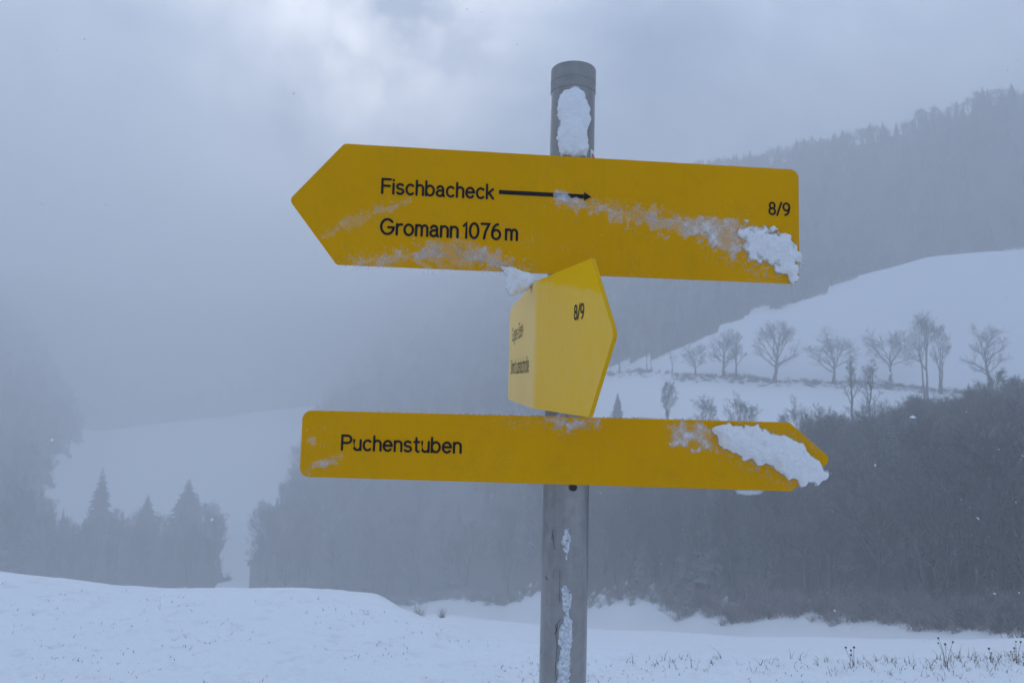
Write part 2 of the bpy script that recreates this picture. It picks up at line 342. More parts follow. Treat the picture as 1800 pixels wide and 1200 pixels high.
def wood(X, Y, Z):
    """0 open snow, else a wood: 1 near wood, 2 hill forest, 3 middle forest, 4 left forest, 5 clump in the clearing, 6 far forest"""
    px, py = project(X, Y, Z); d = np.hypot(X, Y); front = Y > 0
    jit = 3 * fbm(X * .12, Y * .12, 31, 3)
    k = np.zeros(np.shape(X), int)
    near = np.interp(px, EDGE_D[:, 0], EDGE_D[:, 1]) + 2.0 + jit * .25
    dmax = np.interp(px, [1000, 1040, 1200, 1400, 1500, 1560, 1800], [122, 120, 98, 84, 98, 102, 104])
    k = np.where((px > 1000) & (d > near) & (d < dmax + jit), 1, k)
    line = np.interp(px, EDGE[:, 0], EDGE[:, 1]) + jit * 1.2
    k = np.where((px > 1000) & (d > np.interp(px, [1000, 1040, 1200], [192, 186, 160])) & ((py < line) | (d > np.interp(px, [1000, 1200], [235, 196]))), 2, k)
    k = np.where((px <= 1000) & (px > 440 + np.clip(1010 - py, 0, 270) * .48 + jit * 6) & (d > near), 3, k)
    k = np.where((px <= 600) & (d > 474), 6, k)
    k = np.where((px < 70 + np.clip(900 - py, -100, 130) * .3 + jit * 22) & (d > 154 + jit), 4, k)
    k = np.where((px > 30) & (px < 388 + jit * 12) & (d > 164 + jit) & (d < 216 + jit), 5, k)
    return np.where(front, k, 0)

def build_terrain():
    az = np.concatenate([np.arange(-180, -40, 3.), np.arange(-40, 40, .2), np.arange(40, 180, 3.)]); az = np.radians(az)
    rr = np.concatenate([[.15], np.exp(np.linspace(math.log(.3), math.log(3.8), 40)), np.exp(np.linspace(math.log(3.85), math.log(10), 130)), np.exp(np.linspace(math.log(10.2), math.log(800), 180))])
    A, R = np.meshgrid(az, rr, indexing='ij'); X = R * np.sin(A); Y = R * np.cos(A); Z = height(X, Y)
    n, m = X.shape
    V = np.stack([X, Y, Z], -1).reshape(-1, 3)
    i, j = np.meshgrid(np.arange(n), np.arange(m - 1), indexing='ij'); i2 = (i + 1) % n
    Fq = np.stack([i * m + j, i * m + j + 1, i2 * m + j + 1, i2 * m + j], -1).reshape(-1, 4)
    me = bpy.data.meshes.new('snowy_ground')
    c = len(V); V = np.vstack([V, [[0, 0, 0]]])
    me.vertices.add(len(V)); me.vertices.foreach_set('co', V.ravel())
    tri = np.stack([np.arange(n) * m, ((np.arange(n) + 1) % n) * m, np.full(n, c)], -1)[:, ::-1].ravel()
    loops = np.concatenate([Fq.ravel()[::1], tri]); me.loops.add(len(loops)); me.loops.foreach_set('vertex_index', loops)
    starts = np.concatenate([np.arange(len(Fq)) * 4, len(Fq) * 4 + np.arange(n) * 3])
    me.polygons.add(len(starts)); me.polygons.foreach_set('loop_start', starts)
    me.update(calc_edges=True); me.validate()
    me.polygons.foreach_set('use_smooth', [True] * len(me.polygons))
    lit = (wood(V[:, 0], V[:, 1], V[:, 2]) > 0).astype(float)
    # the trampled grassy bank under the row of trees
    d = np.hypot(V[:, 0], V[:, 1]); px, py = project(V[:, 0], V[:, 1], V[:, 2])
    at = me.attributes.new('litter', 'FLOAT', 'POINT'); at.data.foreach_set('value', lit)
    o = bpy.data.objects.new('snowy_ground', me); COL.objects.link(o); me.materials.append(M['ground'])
    tag(o, 'snow covered meadow falling away to the valley and hills', 'ground', kind='structure')
    bmn = me.polygons[5].normal.z
    if bmn < 0: me.flip_normals()
    return float(V[:, 2].min()), float(V[:, 2].max())
ZMIN, ZMAX = build_terrain()

# ------------------------------------------------------------------ haze
def build_haze():
    b = 806.; z0, z1 = ZMIN - 1.2, ZMAX + 14
    vs = [(x, y, z) for z in (z0, z1) for x, y in ((-b, -b), (b, -b), (b, b), (-b, b))]
    o = mesh_obj('haze', vs, [(3, 2, 1, 0), (4, 5, 6, 7), (0, 1, 5, 4), (1, 2, 6, 5), (2, 3, 7, 6), (3, 0, 4, 7)], None)
    m = bpy.data.materials.new('haze_air'); m.use_nodes = True; t = m.node_tree; t.nodes.clear()
    om = t.nodes.new('ShaderNodeOutputMaterial'); pv = t.nodes.new('ShaderNodeVolumePrincipled')
    pv.inputs['Color'].default_value = (.975, .98, .985, 1); pv.inputs['Density'].default_value = HAZE_DENSITY; pv.inputs['Anisotropy'].default_value = .35
    t.links.new(pv.outputs[0], om.inputs['Volume']); o.data.materials.append(m)
    tag(o, 'pale blue winter haze hanging in the valley', 'haze', kind='stuff')
build_haze()

# ------------------------------------------------------------------ signpost
POLE = (0.0756, 0.9832); PR = 0.03015
def frame_of(yaw, off, zb):
    d = np.array([cos(yaw), sin(yaw), 0]); n = np.array([sin(yaw), -cos(yaw), 0]); o = np.array([POLE[0], POLE[1], 0]) + n * off
    return o, d, n, zb
def flat_map(fr):
    o, d, n, zb = fr
    return lambda u, z, h: tuple(o + d * u + n * h + np.array([0, 0, zb + z]))
def unmap(fr):
    o, d, n, zb = fr
    def f(px, py):
        r = ray(px, py); t = ((o - np.array([0, 0, EYE])) @ n) / (r @ n); P = np.array([0, 0, EYE]) + t * r
        return float((P - o) @ d), float(P[2] - zb)
    return f
def round_poly(pts, rads, seg=7):
    outp = []; n = len(pts)
    for i in range(n):
        p0, p, p2 = map(np.array, (pts[i - 1], pts[i], pts[(i + 1) % n])); r = rads[i]
        a = (p0 - p) / np.linalg.norm(p0 - p); b = (p2 - p) / np.linalg.norm(p2 - p)
        th = math.acos(np.clip(a @ b, -1, 1)); L = r / tan(th / 2); c = p + (a + b) / np.linalg.norm(a + b) * r / sin(th / 2)
        s, e = p + a * L - c, p + b * L - c; a0 = atan2(s[1], s[0]); da = (atan2(e[1], e[0]) - a0 + pi) % (2 * pi) - pi
        for k in range(seg + 1):
            q = a0 + da * k / seg; outp.append((c[0] + r * cos(q), c[1] + r * sin(q)))
    return outp
def board(name, outline, mapf, mat, parent, thick=.003, cuts=(), edge=None):
    bm = bmesh.new(); fv = [bm.verts.new((u, z, 0)) for u, z in outline]; bm.faces.new(fv)
    for u in cuts:
        bmesh.ops.bisect_plane(bm, geom=bm.verts[:] + bm.edges[:] + bm.faces[:], plane_co=(u, 0, 0), plane_no=(1, 0, 0))
    ext = bmesh.ops.extrude_face_region(bm, geom=bm.faces[:])
    for v in ext['geom']:
        if isinstance(v, bmesh.types.BMVert): v.co.z = -thick
    bmesh.ops.recalc_face_normals(bm, faces=bm.faces[:])
    sharp = [e for e in bm.edges if len(e.link_faces) == 2 and e.calc_face_angle(0) > .9]
    bmesh.ops.bevel(bm, geom=sharp, offset=.0007, segments=2, affect='EDGES', profile=.5)
    uvl = bm.loops.layers.uv.new('UVMap')
    for f in bm.faces:
        for lp in f.loops: lp[uvl].uv = (lp.vert.co.x, lp.vert.co.y)
    if edge:
        for f in bm.faces: f.material_index = 0 if abs(f.normal.z) > .9 else 1
    for v in bm.verts: v.co = Vector(mapf(v.co.x, v.co.y, v.co.z))
    bmesh.ops.recalc_face_normals(bm, faces=bm.faces[:])
    o = bm_obj(name, bm, mat, parent)
    if edge: o.data.materials.append(edge)
    return o

# --- monoline lettering, drawn as strokes with round ends
def arc(cx, cy, rx, ry, a0, a1, n=14):
    return [(cx + rx * cos(radians(a0 + (a1 - a0) * k / n)), cy + ry * sin(radians(a0 + (a1 - a0) * k / n))) for k in range(n + 1)]
el = lambda cx, cy, rx, ry: arc(cx, cy, rx, ry, 0, 360, 24)
arch = lambda x0, w, h=.7: [(x0, h - .26)] + arc(x0 + w / 2, h - .24, w / 2, .24, 175, 0, 10) + [(x0 + w, 0)]
GL = {
    'F': (.50, [[(0, 0), (0, 1), (.50, 1)], [(0, .53), (.45, .53)]]),
    'i': (.0, [[(0, 0), (0, .7)], [(0, .95), (0, .97)]]),
    's': (.40, [arc(.20, .525, .19, .175, 35, 270, 12) + arc(.20, .175, .20, .175, 90, -150, 12)]),
    'c': (.44, [arc(.24, .35, .24, .35, 48, 312, 18)]),
    'h': (.40, [[(0, 0), (0, 1)], arch(0, .40)]),
    'b': (.48, [[(0, 0), (0, 1)], el(.24, .35, .24, .35)]),
    'a': (.44, [arc(.21, .50, .18, .20, 165, 0, 10) + [(.39, .10), (.45, .0)], [(.39, .42), (.22, .39)] + arc(.19, .195, .19, .195, 90, 290, 12) + [(.39, .14)]]),
    'e': (.48, [[(.01, .37), (.48, .37)] + arc(.24, .35, .24, .35, 8, 318, 20)]),
    'k': (.40, [[(0, 0), (0, 1)], [(.38, .68), (0, .28)], [(.13, .42), (.40, 0)]]),
    'G': (.74, [arc(.37, .5, .37, .5, 42, 350, 24) + [(.73, .46), (.42, .46)]]),
    'r': (.26, [[(0, 0), (0, .7)], arc(.24, .44, .24, .25, 175, 78, 8)]),
    'o': (.50, [el(.25, .35, .25, .35)]),
    'm': (.66, [[(0, 0), (0, .7)], arch(0, .33), arch(.33, .33)]),
    'n': (.40, [[(0, 0), (0, .7)], arch(0, .40)]),
    '1': (.16, [[(0, .8), (.16, 1), (.16, 0)]]),
    '0': (.50, [el(.25, .5, .25, .5)]),
    '7': (.46, [[(0, 1), (.46, 1), (.25, .5), (.16, 0)]]),
    '6': (.48, [el(.24, .31, .24, .31), arc(.33, .31, .33, .69, 180, 88, 12)]),
    '9': (.48, [el(.24, .69, .24, .31), arc(.15, .69, .33, .69, 0, -92, 12)]),
    '8': (.46, [el(.23, .755, .20, .245), el(.23, .265, .23, .265)]),
    '/': (.34, [[(0, -.04), (.34, 1.04)]]),
    'P': (.54, [[(0, 0), (0, 1), (.30, 1)] + arc(.30, .74, .25, .26, 90, -90, 12) + [(0, .48)]]),
    'O': (.76, [el(.38, .5, .38, .5)]),
    'u': (.40, [[(0, .7), (0, .22)] + arc(.20, .24, .20, .24, 180, 360, 12) + [(.40, .7)], [(.40, .3), (.40, 0)]]),
    't': (.28, [[(.12, .95), (.12, .15)] + arc(.26, .15, .14, .15, 180, 275, 8), [(0, .68), (.28, .68)]]),
    'B': (.54, [[(0, 0), (0, 1), (.28, 1)] + arc(.28, .76, .22, .24, 90, -90, 12) + [(0, .52)], [(.28, .52)] + arc(.29, .26, .25, .26, 90, -90, 12) + [(0, 0)]]),
    'E': (.50, [[(.5, 0), (0, 0), (0, 1), (.5, 1)], [(0, .53), (.45, .53)]]),
    'L': (.46, [[(0, 1), (0, 0), (.46, 0)]]),
    'g': (.46, [el(.23, .35, .23, .35), [(.46, .7), (.46, -.1)] + arc(.23, -.1, .23, .2, 0, -150, 10)]),
    'f': (.28, [[(.12, 0), (.12, .85)] + arc(.27, .85, .15, .15, 180, 85, 8), [(0, .68), (.28, .68)]]),
    'l': (.0, [[(0, 0), (0, 1)]]),
    '-': (.24, [[(0, .36), (.24, .36)]]),
    'ü': (.40, [[(0, .7), (0, .22)] + arc(.20, .24, .20, .24, 180, 360, 12) + [(.40, .7)], [(.40, .3), (.40, 0)], [(.08, .93), (.08, .95)], [(.32, .93), (.32, .95)]]),
}
def ribbon(pts, w, mapf, h, verts, faces):
    P = [np.array(pts[0], float)]
    for p in pts[1:]:
        if np.hypot(*(np.array(p) - P[-1])) > 1e-7: P.append(np.array(p, float))
    closed = len(P) > 4 and np.hypot(*(P[0] - P[-1])) < 1e-6
    r = w / 2
    def disc(c, a0, a1, n=8):
        b = len(verts); verts.append(mapf(c[0], c[1], h))
        for k in range(n + 1):
            a = a0 + (a1 - a0) * k / n; verts.append(mapf(c[0] + r * cos(a), c[1] + r * sin(a), h))
        for k in range(n): faces.append((b, b + 1 + k, b + 2 + k))
    Lp, Rp = [], []
    for i, p in enumerate(P):
        if closed: a = P[i - 1] if i else P[-2]; b = P[i + 1] if i < len(P) - 1 else P[1]
        else: a = P[max(i - 1, 0)]; b = P[min(i + 1, len(P) - 1)]
        d1 = p - a; d2 = b - p
        n1_ = np.array([-d1[1], d1[0]]) / (np.hypot(*d1) or 1); n2_ = np.array([-d2[1], d2[0]]) / (np.hypot(*d2) or 1)
        if np.hypot(*d1) < 1e-9: n1_ = n2_
        if np.hypot(*d2) < 1e-9: n2_ = n1_
        m = n1_ + n2_; m /= max(np.hypot(*m), 1e-6); k = min(1 / max(m @ n1_, .3), 1.8)
        Lp.append(p + m * r * k); Rp.append(p - m * r * k)
    b0 = len(verts)
    for l_, r_ in zip(Lp, Rp): verts.append(mapf(l_[0], l_[1], h)); verts.append(mapf(r_[0], r_[1], h))
    for i in range(len(P) - 1): faces.append((b0 + 2 * i, b0 + 2 * i + 1, b0 + 2 * i + 3, b0 + 2 * i + 2))
    if not closed:
        d = P[1] - P[0]; a = atan2(d[1], d[0]); disc(P[0], a + pi / 2, a + 3 * pi / 2)
        d = P[-1] - P[-2]; a = atan2(d[1], d[0]); disc(P[-1], a - pi / 2, a + pi / 2)
def lettering(text, u0, u1, zb, cap, mapf, parent, mat, stroke=.142, h=.0006, gap=.19, space=.34, label=None, slope=0., name='lettering'):
    adv = [0.]; x = 0.
    for ch in text:
        if ch == ' ': x += space - gap; continue
        x += GL[ch][0] + gap + (.03 if ch in 'il1' else 0)
    tot = x - gap; sw = stroke * cap; sx = (u1 - u0 - sw) / tot
    vs, fs = [], []; x = 0.; q = 0
    for ch in text:
        if ch == ' ': x += space - gap; continue
        for st in GL[ch][1]:
            pts = [(u0 + sw / 2 + (x + px) * sx, zb + sw / 2 + py * (cap - sw) + slope * (x + px) * sx) for px, py in st]
            ribbon(pts, sw, mapf, h + q * 6e-6, vs, fs); q = (q + 1) % 9
        x += GL[ch][0] + gap + (.03 if ch in 'il1' else 0)
    o = mesh_obj(name, vs, fs, mat, parent)
    if label: o['label'] = label
    return o

post = empty('signpost', (POLE[0], POLE[1], 0.0))
tag(post, 'grey metal trail signpost carrying three yellow arrow boards with black lettering', 'signpost')
bpy.context.view_layer.update()
# children are modelled in world metres, so undo the post's own offset
inv = Matrix.Translation((-POLE[0], -POLE[1], 0))
def adopt(o, par):
    o.parent = par
    if par is post: o.matrix_parent_inverse = inv
    return o

def lathe(profile, seg=72):
    bm = bmesh.new(); rings = []
    for r, z in profile:
        rings.append([bm.verts.new((POLE[0] + r * sin(2 * pi * k / seg), POLE[1] + r * cos(2 * pi * k / seg), z)) for k in range(seg)])
    for a, b in zip(rings, rings[1:]):
        for k in range(seg): bm.faces.new((a[k], a[(k + 1) % seg], b[(k + 1) % seg], b[k]))
    bm.faces.new(rings[-1]); bm.faces.new(rings[0][::-1])
    bmesh.ops.recalc_face_normals(bm, faces=bm.faces[:]); return bm
def smooth_by_angle(o, ang=.6):
    me = o.data; me.polygons.foreach_set('use_smooth', [True] * len(me.polygons)); me.set_sharp_from_angle(angle=ang)
pole = adopt(bm_obj('pole', lathe([(PR, -.35), (PR, .5), (PR, 1.2), (PR, 1.6), (PR, 2.0305)]), M['steel']), post); smooth_by_angle(pole)
pole['label'] = 'round galvanised pole with streaked grey surface'
cap = bm_obj('cap', lathe([(PR + .0002, 2.0305), (PR + .0008, 2.031), (PR + .0008, 2.0415), (PR + .0001, 2.0425), (PR + .0001, 2.0440), (PR + .0009, 2.0450), (PR + .0009, 2.0625), (PR + .0002, 2.0645), (PR - .004, 2.0655)]), M['cap'], pole); smooth_by_angle(cap, .5)

SIGN1 = frame_of(radians(5.517), .042, 1.77254); SIGN2 = frame_of(radians(-2.836), .042, 1.50555)
H1, H2 = .1558, .0847
m1, m2 = flat_map(SIGN1), flat_map(SIGN2); p1, p2 = unmap(SIGN1), unmap(SIGN2)
o1 = round_poly([(-.3646, .0795), (-.3029, 0), (.3020, 0), (.3020, H1), (-.3000, H1)], [.008, .006, .012, .012, .008])
b1 = adopt(board('arrow_board', o1, m1, M['yellow'], None), post); b1['label'] = 'wide upper yellow board pointing left with two lines of lettering'
o2 = round_poly([(-.3417, 0), (.2775, 0), (.3274, .040), (.2755, H2), (-.3417, H2)], [.012, .006, .008, .006, .012])
b2 = adopt(board('arrow_board', o2, m2, M['yellow'], None), post); b2['label'] = 'narrow lower yellow board pointing right with one word'
lettering('Fischbacheck', -.2515, -.1075, .0925, .0212, m1, b1, M['black'])
lettering('Gromann 1076 m', -.2510, -.0755, .0400, .0222, m1, b1, M['black'], space=.36)
lettering('8/9', .2590, .2895, .0912, .0185, m1, b1, M['black'], stroke=.14, gap=.16)
lettering('Puchenstuben', -.2895, -.1340, .0345, .0208, m2, b2, M['black'])
# long arrow behind the first line
av = [m1(u, z, .0006) for u, z in ((-.1017, .1006), (.0105, .1006), (.0095, .0975), (.0192, .1033), (.0095, .1092), (.0105, .1060), (-.1017, .1060))]
arrow = mesh_obj('arrow_symbol', av, [(0, 1, 5, 6), (2, 3, 4), (1, 2, 4, 5)], M['black'], b1)

# third board: bent beside the pole, its tip comes toward the viewer
P_L, P_F, P_N = np.array([-.0046, 1.267]), np.array([.0265, .901]), np.array([.0757, .718])
L1 = np.linalg.norm(P_F - P_L); L2 = np.linalg.norm(P_N - P_F); TIP = .0595
dA = (P_F - P_L) / L1; dB = (P_N - P_F) / L2
def path3(u):
    w = .007; s = u - L1
    if s < -w: return P_L + dA * u, dA
    if s > w: return P_F + dB * s, dB
    t = (s + w) / (2 * w); a, b, c = P_F - dA * w, P_F, P_F + dB * w
    p = a * (1 - t) ** 2 + b * 2 * t * (1 - t) + c * t * t; d = dA * (1 - t) + dB * t; return p, d / np.linalg.norm(d)
LT3 = L1 + L2
def m3(u, z, h):
    p, d = path3(u)
    n = np.array([d[1], -d[0]])          # side that looks to the viewer's left and down the lens
    q = p + n * h
    return (q[0], q[1], 1.6138 - .0212 * (u / LT3) + z)
o3 = round_poly([(0, 0), (LT3, 0), (LT3 + TIP, .078), (LT3, H1), (0, H1)], [.012, .006, .009, .006, .012])
def m3z(u): return 1.6138 - .0212 * (u / LT3)
def unmap3(px, py, front):
    base, d = (P_F, dB) if front else (P_L, dA)
    r = ray(px, py); k = r[0] / r[1]          # X = k Y
    s = (k * base[1] - base[0]) / (d[0] - k * d[1]); P = base + d * s; u = s + (L1 if front else 0)
    return u, EYE + P[1] * r[2] / r[1] - m3z(u)
cuts3 = [L1 + .007 * (k / 8 - 1) for k in range(17)]
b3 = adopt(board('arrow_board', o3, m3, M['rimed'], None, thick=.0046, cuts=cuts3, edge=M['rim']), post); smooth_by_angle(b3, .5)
b3['label'] = 'rime coated yellow board bent at the pole, tip toward the viewer'
ua, za = unmap3(1009.5, 563, True); ub, _ = unmap3(1027, 560, True); zt_ = unmap3(1014, 535, True)[1]
lettering('8/9', ua, ub, za, zt_ - za, m3, b3, M['black'], stroke=.13, gap=.16)
ua, za = unmap3(900.5, 601, False); ub, _ = unmap3(920.5, 590, False)
lettering('Gugens -Eben-', ua, ub, za, .0225, m3, b3, M['black'], stroke=.085)
ua, za = unmap3(898.3, 657, False); ub, _ = unmap3(930, 652, False)
lettering('Bahnhof Laubenbachmühle', ua, ub, za, .0225, m3, b3, M['black'], stroke=.085)

# clamps and bolts that carry the boards
def cyl_map(s, z, h):
    a = s / PR; return (POLE[0] + sin(a) * (PR + h), POLE[1] - cos(a) * (PR + h), z)
def unmap_pole(px, py):
    r = ray(px, py); a = r[0] ** 2 + r[1] ** 2; b = -2 * (r[0] * POLE[0] + r[1] * POLE[1]); c = POLE[0] ** 2 + POLE[1] ** 2 - PR * PR
    D = b * b - 4 * a * c; t = (-b - sqrt(max(D, 0))) / (2 * a)
    return atan2(r[0] * t - POLE[0], -(r[1] * t - POLE[1])) * PR, EYE + r[2] * t
def tube_bm(p0, p1, r, seg=16, bm=None):
    bm = bm or bmesh.new(); p0, p1 = Vector(p0), Vector(p1); q = (p1 - p0).to_track_quat('Z', 'Y')
    a = [bm.verts.new(p0 + q @ Vector((r * cos(2 * pi * k / seg), r * sin(2 * pi * k / seg), 0))) for k in range(seg)]
    b = [bm.verts.new(p1 + q @ Vector((r * cos(2 * pi * k / seg), r * sin(2 * pi * k / seg), 0))) for k in range(seg)]
    for k in range(seg): bm.faces.new((a[k], a[(k + 1) % seg], b[(k + 1) % seg], b[k]))
    bm.faces.new(b); bm.faces.new(a[::-1]); return bm
def clamp(z, fr_or_pt, h=.012):
    bm = lathe([(PR + .0003, z - h), (PR + .003, z - h), (PR + .003, z + h), (PR + .0003, z + h)])
    o = adopt(bm_obj('clamp', bm, M['steel']), post); smooth_by_angle(o, .5)
    tgt = fr_or_pt; n = Vector((tgt[0] - POLE[0], tgt[1] - POLE[1], 0)).normalized()
    s = Vector((POLE[0], POLE[1], z)) + n * (PR + .002); e = Vector((tgt[0], tgt[1], z))
    bm_obj('bracket', tube_bm(s, e, .006), M['steel'], o)
    return o
for fr, H_, offs in ((SIGN1, H1, (.035, .118)), (SIGN2, H2, (.042,))):
    for dz in offs:
        p = fr[0] - fr[2] * .004; clamp(fr[3] + dz, (p[0], p[1]))
p_, d_ = path3(.29)
for dz in (.04, .11):
    nn = np.array([d_[1], -d_[0]]); q_ = p_ - nn * .0048; clamp(1.60 + dz, (q_[0], q_[1]), .008)
s_, z_ = unmap_pole(1007, 856)
c0 = cyl_map(s_, z_, -.002); c1 = cyl_map(s_, z_, .0035)
bo = adopt(bm_obj('bolt', tube_bm(c0, c1, .0046, 20), M['dark']), post); bo['label'] = 'dark round bolt end just under the lower board'
n_ = Vector(c1) - Vector(c0); n_.normalize()
bmw = bmesh.new()
for k in range(28):
    a = 2 * pi * k / 28; q = n_.to_track_quat('Z', 'Y')
    for rr_, hh in ((.0048, .0010), (.0062, .0012)):
        bmw.verts.new(Vector(c1) - n_ * .0031 + q @ Vector((rr_ * cos(a), rr_ * sin(a), hh)))
bmw.verts.ensure_lookup_table()
for k in range(28):
    a, b = 2 * k, 2 * ((k + 1) % 28); bmw.faces.new([bmw.verts[i] for i in (a, b, b + 1, a + 1)])
bm_obj('washer', bmw, M['steel'], bo)
# sticker on the pole
sv, sf = [], []
for i in range(11):
    for z in (1.900, 1.9475):
        sv.append(cyl_map(.0262 + i * .0028, z, .0004))
for i in range(10): sf.append((2 * i, 2 * i + 2, 2 * i + 3, 2 * i + 1))
stk = mesh_obj('sticker', sv, sf, M['white'], pole); stk['label'] = 'small white sticker with red letters'
lettering('PO', .0290, .0425, 1.9315, .0105, cyl_map, stk, M['red'], stroke=.19, h=.0007)
# hairline cracks in the glaze on the pole
random.seed(5)
cv, cf = [], []
def crack(pts, w):
    q = []
    for (a, b), (c, d) in zip(pts, pts[1:]):
        n = max(2, int(hypot(c - a, d - b) / 9))
        for k in range(n): t = k / n; q.append((a + (c - a) * t + random.uniform(-1.1, 1.1), b + (d - b) * t))
    q.append(pts[-1])
    ribbon([unmap_pole(*p) for p in q], w, cyl_map, .00035 + random.random() * 5e-5, cv, cf)
crack([(984, 1000), (983, 1030), (983, 1060)], .0004); 
crack([(985, 1088), (979, 1095), (978, 1115), (980, 1135), (977, 1160), (978, 1195)], .0006)
for a in range(10):
    x = random.choice([random.uniform(953, 975), random.uniform(951, 980), random.uniform(1028, 1033)]); y = random.uniform(890, 1190); L = random.uniform(4, 22)
    crack([(x, y), (x + random.uniform(-3, 3), y + L * .5), (x + random.uniform(-4, 4), y + L)], random.uniform(.0003, .0008))
mesh_obj('glaze_cracks', cv, cf, M['crack'], pole)['kind'] = 'stuff'

# ------------------------------------------------------------------ snow stuck to the signpost
def poly_sd(poly, U, Zc):
    P = np.array(poly); best = np.full(U.shape, 1e9); ins = np.zeros(U.shape, bool)
    for a, b in zip(P, np.roll(P, -1, 0)):
        e = b - a; t = np.clip(((U - a[0]) * e[0] + (Zc - a[1]) * e[1]) / (e @ e), 0, 1)
        best = np.minimum(best, np.hypot(U - a[0] - t * e[0], Zc - a[1] - t * e[1]))
        c = (a[1] > Zc) != (b[1] > Zc)
        with np.errstate(divide='ignore', invalid='ignore'):
            ins ^= c & (U < (b[0] - a[0]) * (Zc - a[1]) / ((b[1] - a[1]) if b[1] != a[1] else 1e-12) + a[0])
    return np.where(ins, best, -best)
def snow_patch(poly_px, unm, mapf, T, label, cell=.0009, ragged=.004, soft=.006, lacy=0., back=-.0012, rough=.5, mat='snow', seed=1, name='snow_clump', cat='snow', freq=60, solid=0.):
    poly = [unm(*p) for p in poly_px]; P = np.array(poly); lo = P.min(0) - .006; hi = P.max(0) + .006
    us = np.arange(lo[0], hi[0], cell); zs = np.arange(lo[1], hi[1], cell); U, Zc = np.meshgrid(us, zs, indexing='ij')
    sd = poly_sd(poly, U, Zc) + ragged * (fbm(U * 110, Zc * 110, seed, 4)) * 1.3
    if lacy: sd = np.minimum(sd, lacy * (fbm(U * 260, Zc * 260, seed + 50, 4) + .42))
    lump = 1 + rough * (1.5 * fbm(U * freq, Zc * freq, seed + 7, 4) + .22 * fbm(U * 330, Zc * 330, seed + 13, 3))
    h = T * (1 - np.exp(-np.clip(sd, 0, 1) / soft)) * np.clip(lump, .15, 2.2)
    keep = sd > 0; n, m = U.shape
    jx = cell * .35 * vnoise(U * 900, Zc * 900, seed + 3); jz = cell * .35 * vnoise(U * 900, Zc * 900, seed + 4)
    idx = -np.ones((n, m), int); q = keep[:-1, :-1] & keep[1:, :-1] & keep[1:, 1:] & keep[:-1, 1:]
    used = np.zeros((n, m), bool)
    used[:-1, :-1] |= q; used[1:, :-1] |= q; used[1:, 1:] |= q; used[:-1, 1:] |= q
    idx[used] = np.arange(used.sum()); nv = int(used.sum())
    ii, jj = np.nonzero(used); vs = [mapf(U[i, j] + jx[i, j], Zc[i, j] + jz[i, j], h[i, j]) for i, j in zip(ii, jj)]
    vs += [mapf(U[i, j] + jx[i, j], Zc[i, j] + jz[i, j], back) for i, j in zip(ii, jj)]
    fs = []; cnt = {}
    for i, j in zip(*np.nonzero(q)):
        f = (idx[i, j], idx[i + 1, j], idx[i + 1, j + 1], idx[i, j + 1]); fs.append(f)
        fs.append(tuple(x + nv for x in f[::-1]))
        for a, b in zip(f, f[1:] + f[:1]):
            if (b, a) in cnt: del cnt[(b, a)]
            else: cnt[(a, b)] = 1
    for a, b in cnt: fs.append((b, a, a + nv, b + nv))
    fs = [tuple(int(x) for x in f) for f in fs]
    o = mesh_obj(name, vs, fs, M[mat], None, smooth=True)
    hv = h[ii, jj] * 1000 + solid; at = o.data.attributes.new('thick', 'FLOAT', 'POINT'); at.data.foreach_set('value', np.concatenate([hv, hv + 6 * (back < -.002)]))
    return tag(o, label, cat)
snow_patch([(1299, 394), (1320, 392), (1345, 399), (1385, 408), (1405, 424), (1406, 462), (1399, 494), (1385, 497), (1366, 482), (1340, 466), (1310, 450), (1297, 425)], p1, m1, .0095,
           'ragged snow wedge on the right end of the upper board', seed=3, rough=1.0, soft=.012, ragged=.012, freq=38)
snow_patch([(1188, 384), (1240, 378), (1275, 380), (1306, 388), (1306, 445), (1292, 458), (1262, 436), (1225, 417), (1190, 404)], p1, m1, .0022,
           'thin lacy snow smear left of the wedge on the upper board', seed=11, ragged=.012, rough=1.0, soft=.012)
snow_patch([(878, 469), (905, 473), (950, 486), (944, 497), (928, 508), (914, 519), (896, 521), (891, 505), (888, 486)], p1, m1, .017,
           'snow lump hanging under the upper board above the bent board', seed=17, back=-.014, rough=.6, soft=.007, ragged=.006, freq=45, solid=5.)
snow_patch([(972, 343), (988, 340), (1003, 347), (1030, 356), (1055, 363), (1010, 360), (976, 354)], p1, m1, .0011, 'small snow smear across the long printed arrow', seed=21, ragged=.012, soft=.003, rough=.8)
snow_patch([(1251, 752), (1270, 746), (1330, 747), (1346, 756), (1386, 763), (1410, 779), (1435, 805), (1457, 826), (1457, 838), (1440, 848), (1408, 855), (1388, 841), (1365, 829), (1345, 815), (1310, 810), (1285, 798), (1265, 780)], p2, m2, .0125,
           'thick white snow slab on the pointed tip of the lower board', seed=29, soft=.010, ragged=.006, back=-.004, rough=.75, freq=26)
snow_patch([(1170, 744), (1190, 742), (1235, 744), (1253, 758), (1270, 790), (1240, 792), (1210, 787), (1184, 782), (1180, 760)], p2, m2, .0024,
           'grey lacy snow patch left of the slab on the lower board', seed=37, ragged=.012, rough=1.0, soft=.012)
snow_patch([(1293, 859), (1348, 860), (1341, 868), (1318, 872), (1296, 869)], p2, m2, .0016, 'thin icy snow flap hanging below the lower board', seed=41, ragged=.002, back=-.003, soft=.002)
snow_patch([(958, 736), (985, 730), (1030, 731), (1062, 738), (1035, 748), (995, 764), (975, 750)], p2, m2, .0024, 'snow smear on the lower board below the bent board', seed=43, ragged=.012, rough=1.0, soft=.012)
snow_patch([(536, 822), (560, 812), (604, 797), (600, 806), (570, 822), (543, 834)], p2, m2, .0012, 'pale frost smear at the lower left corner of the lower board', seed=47, ragged=.010, soft=.007, back=-.0004)
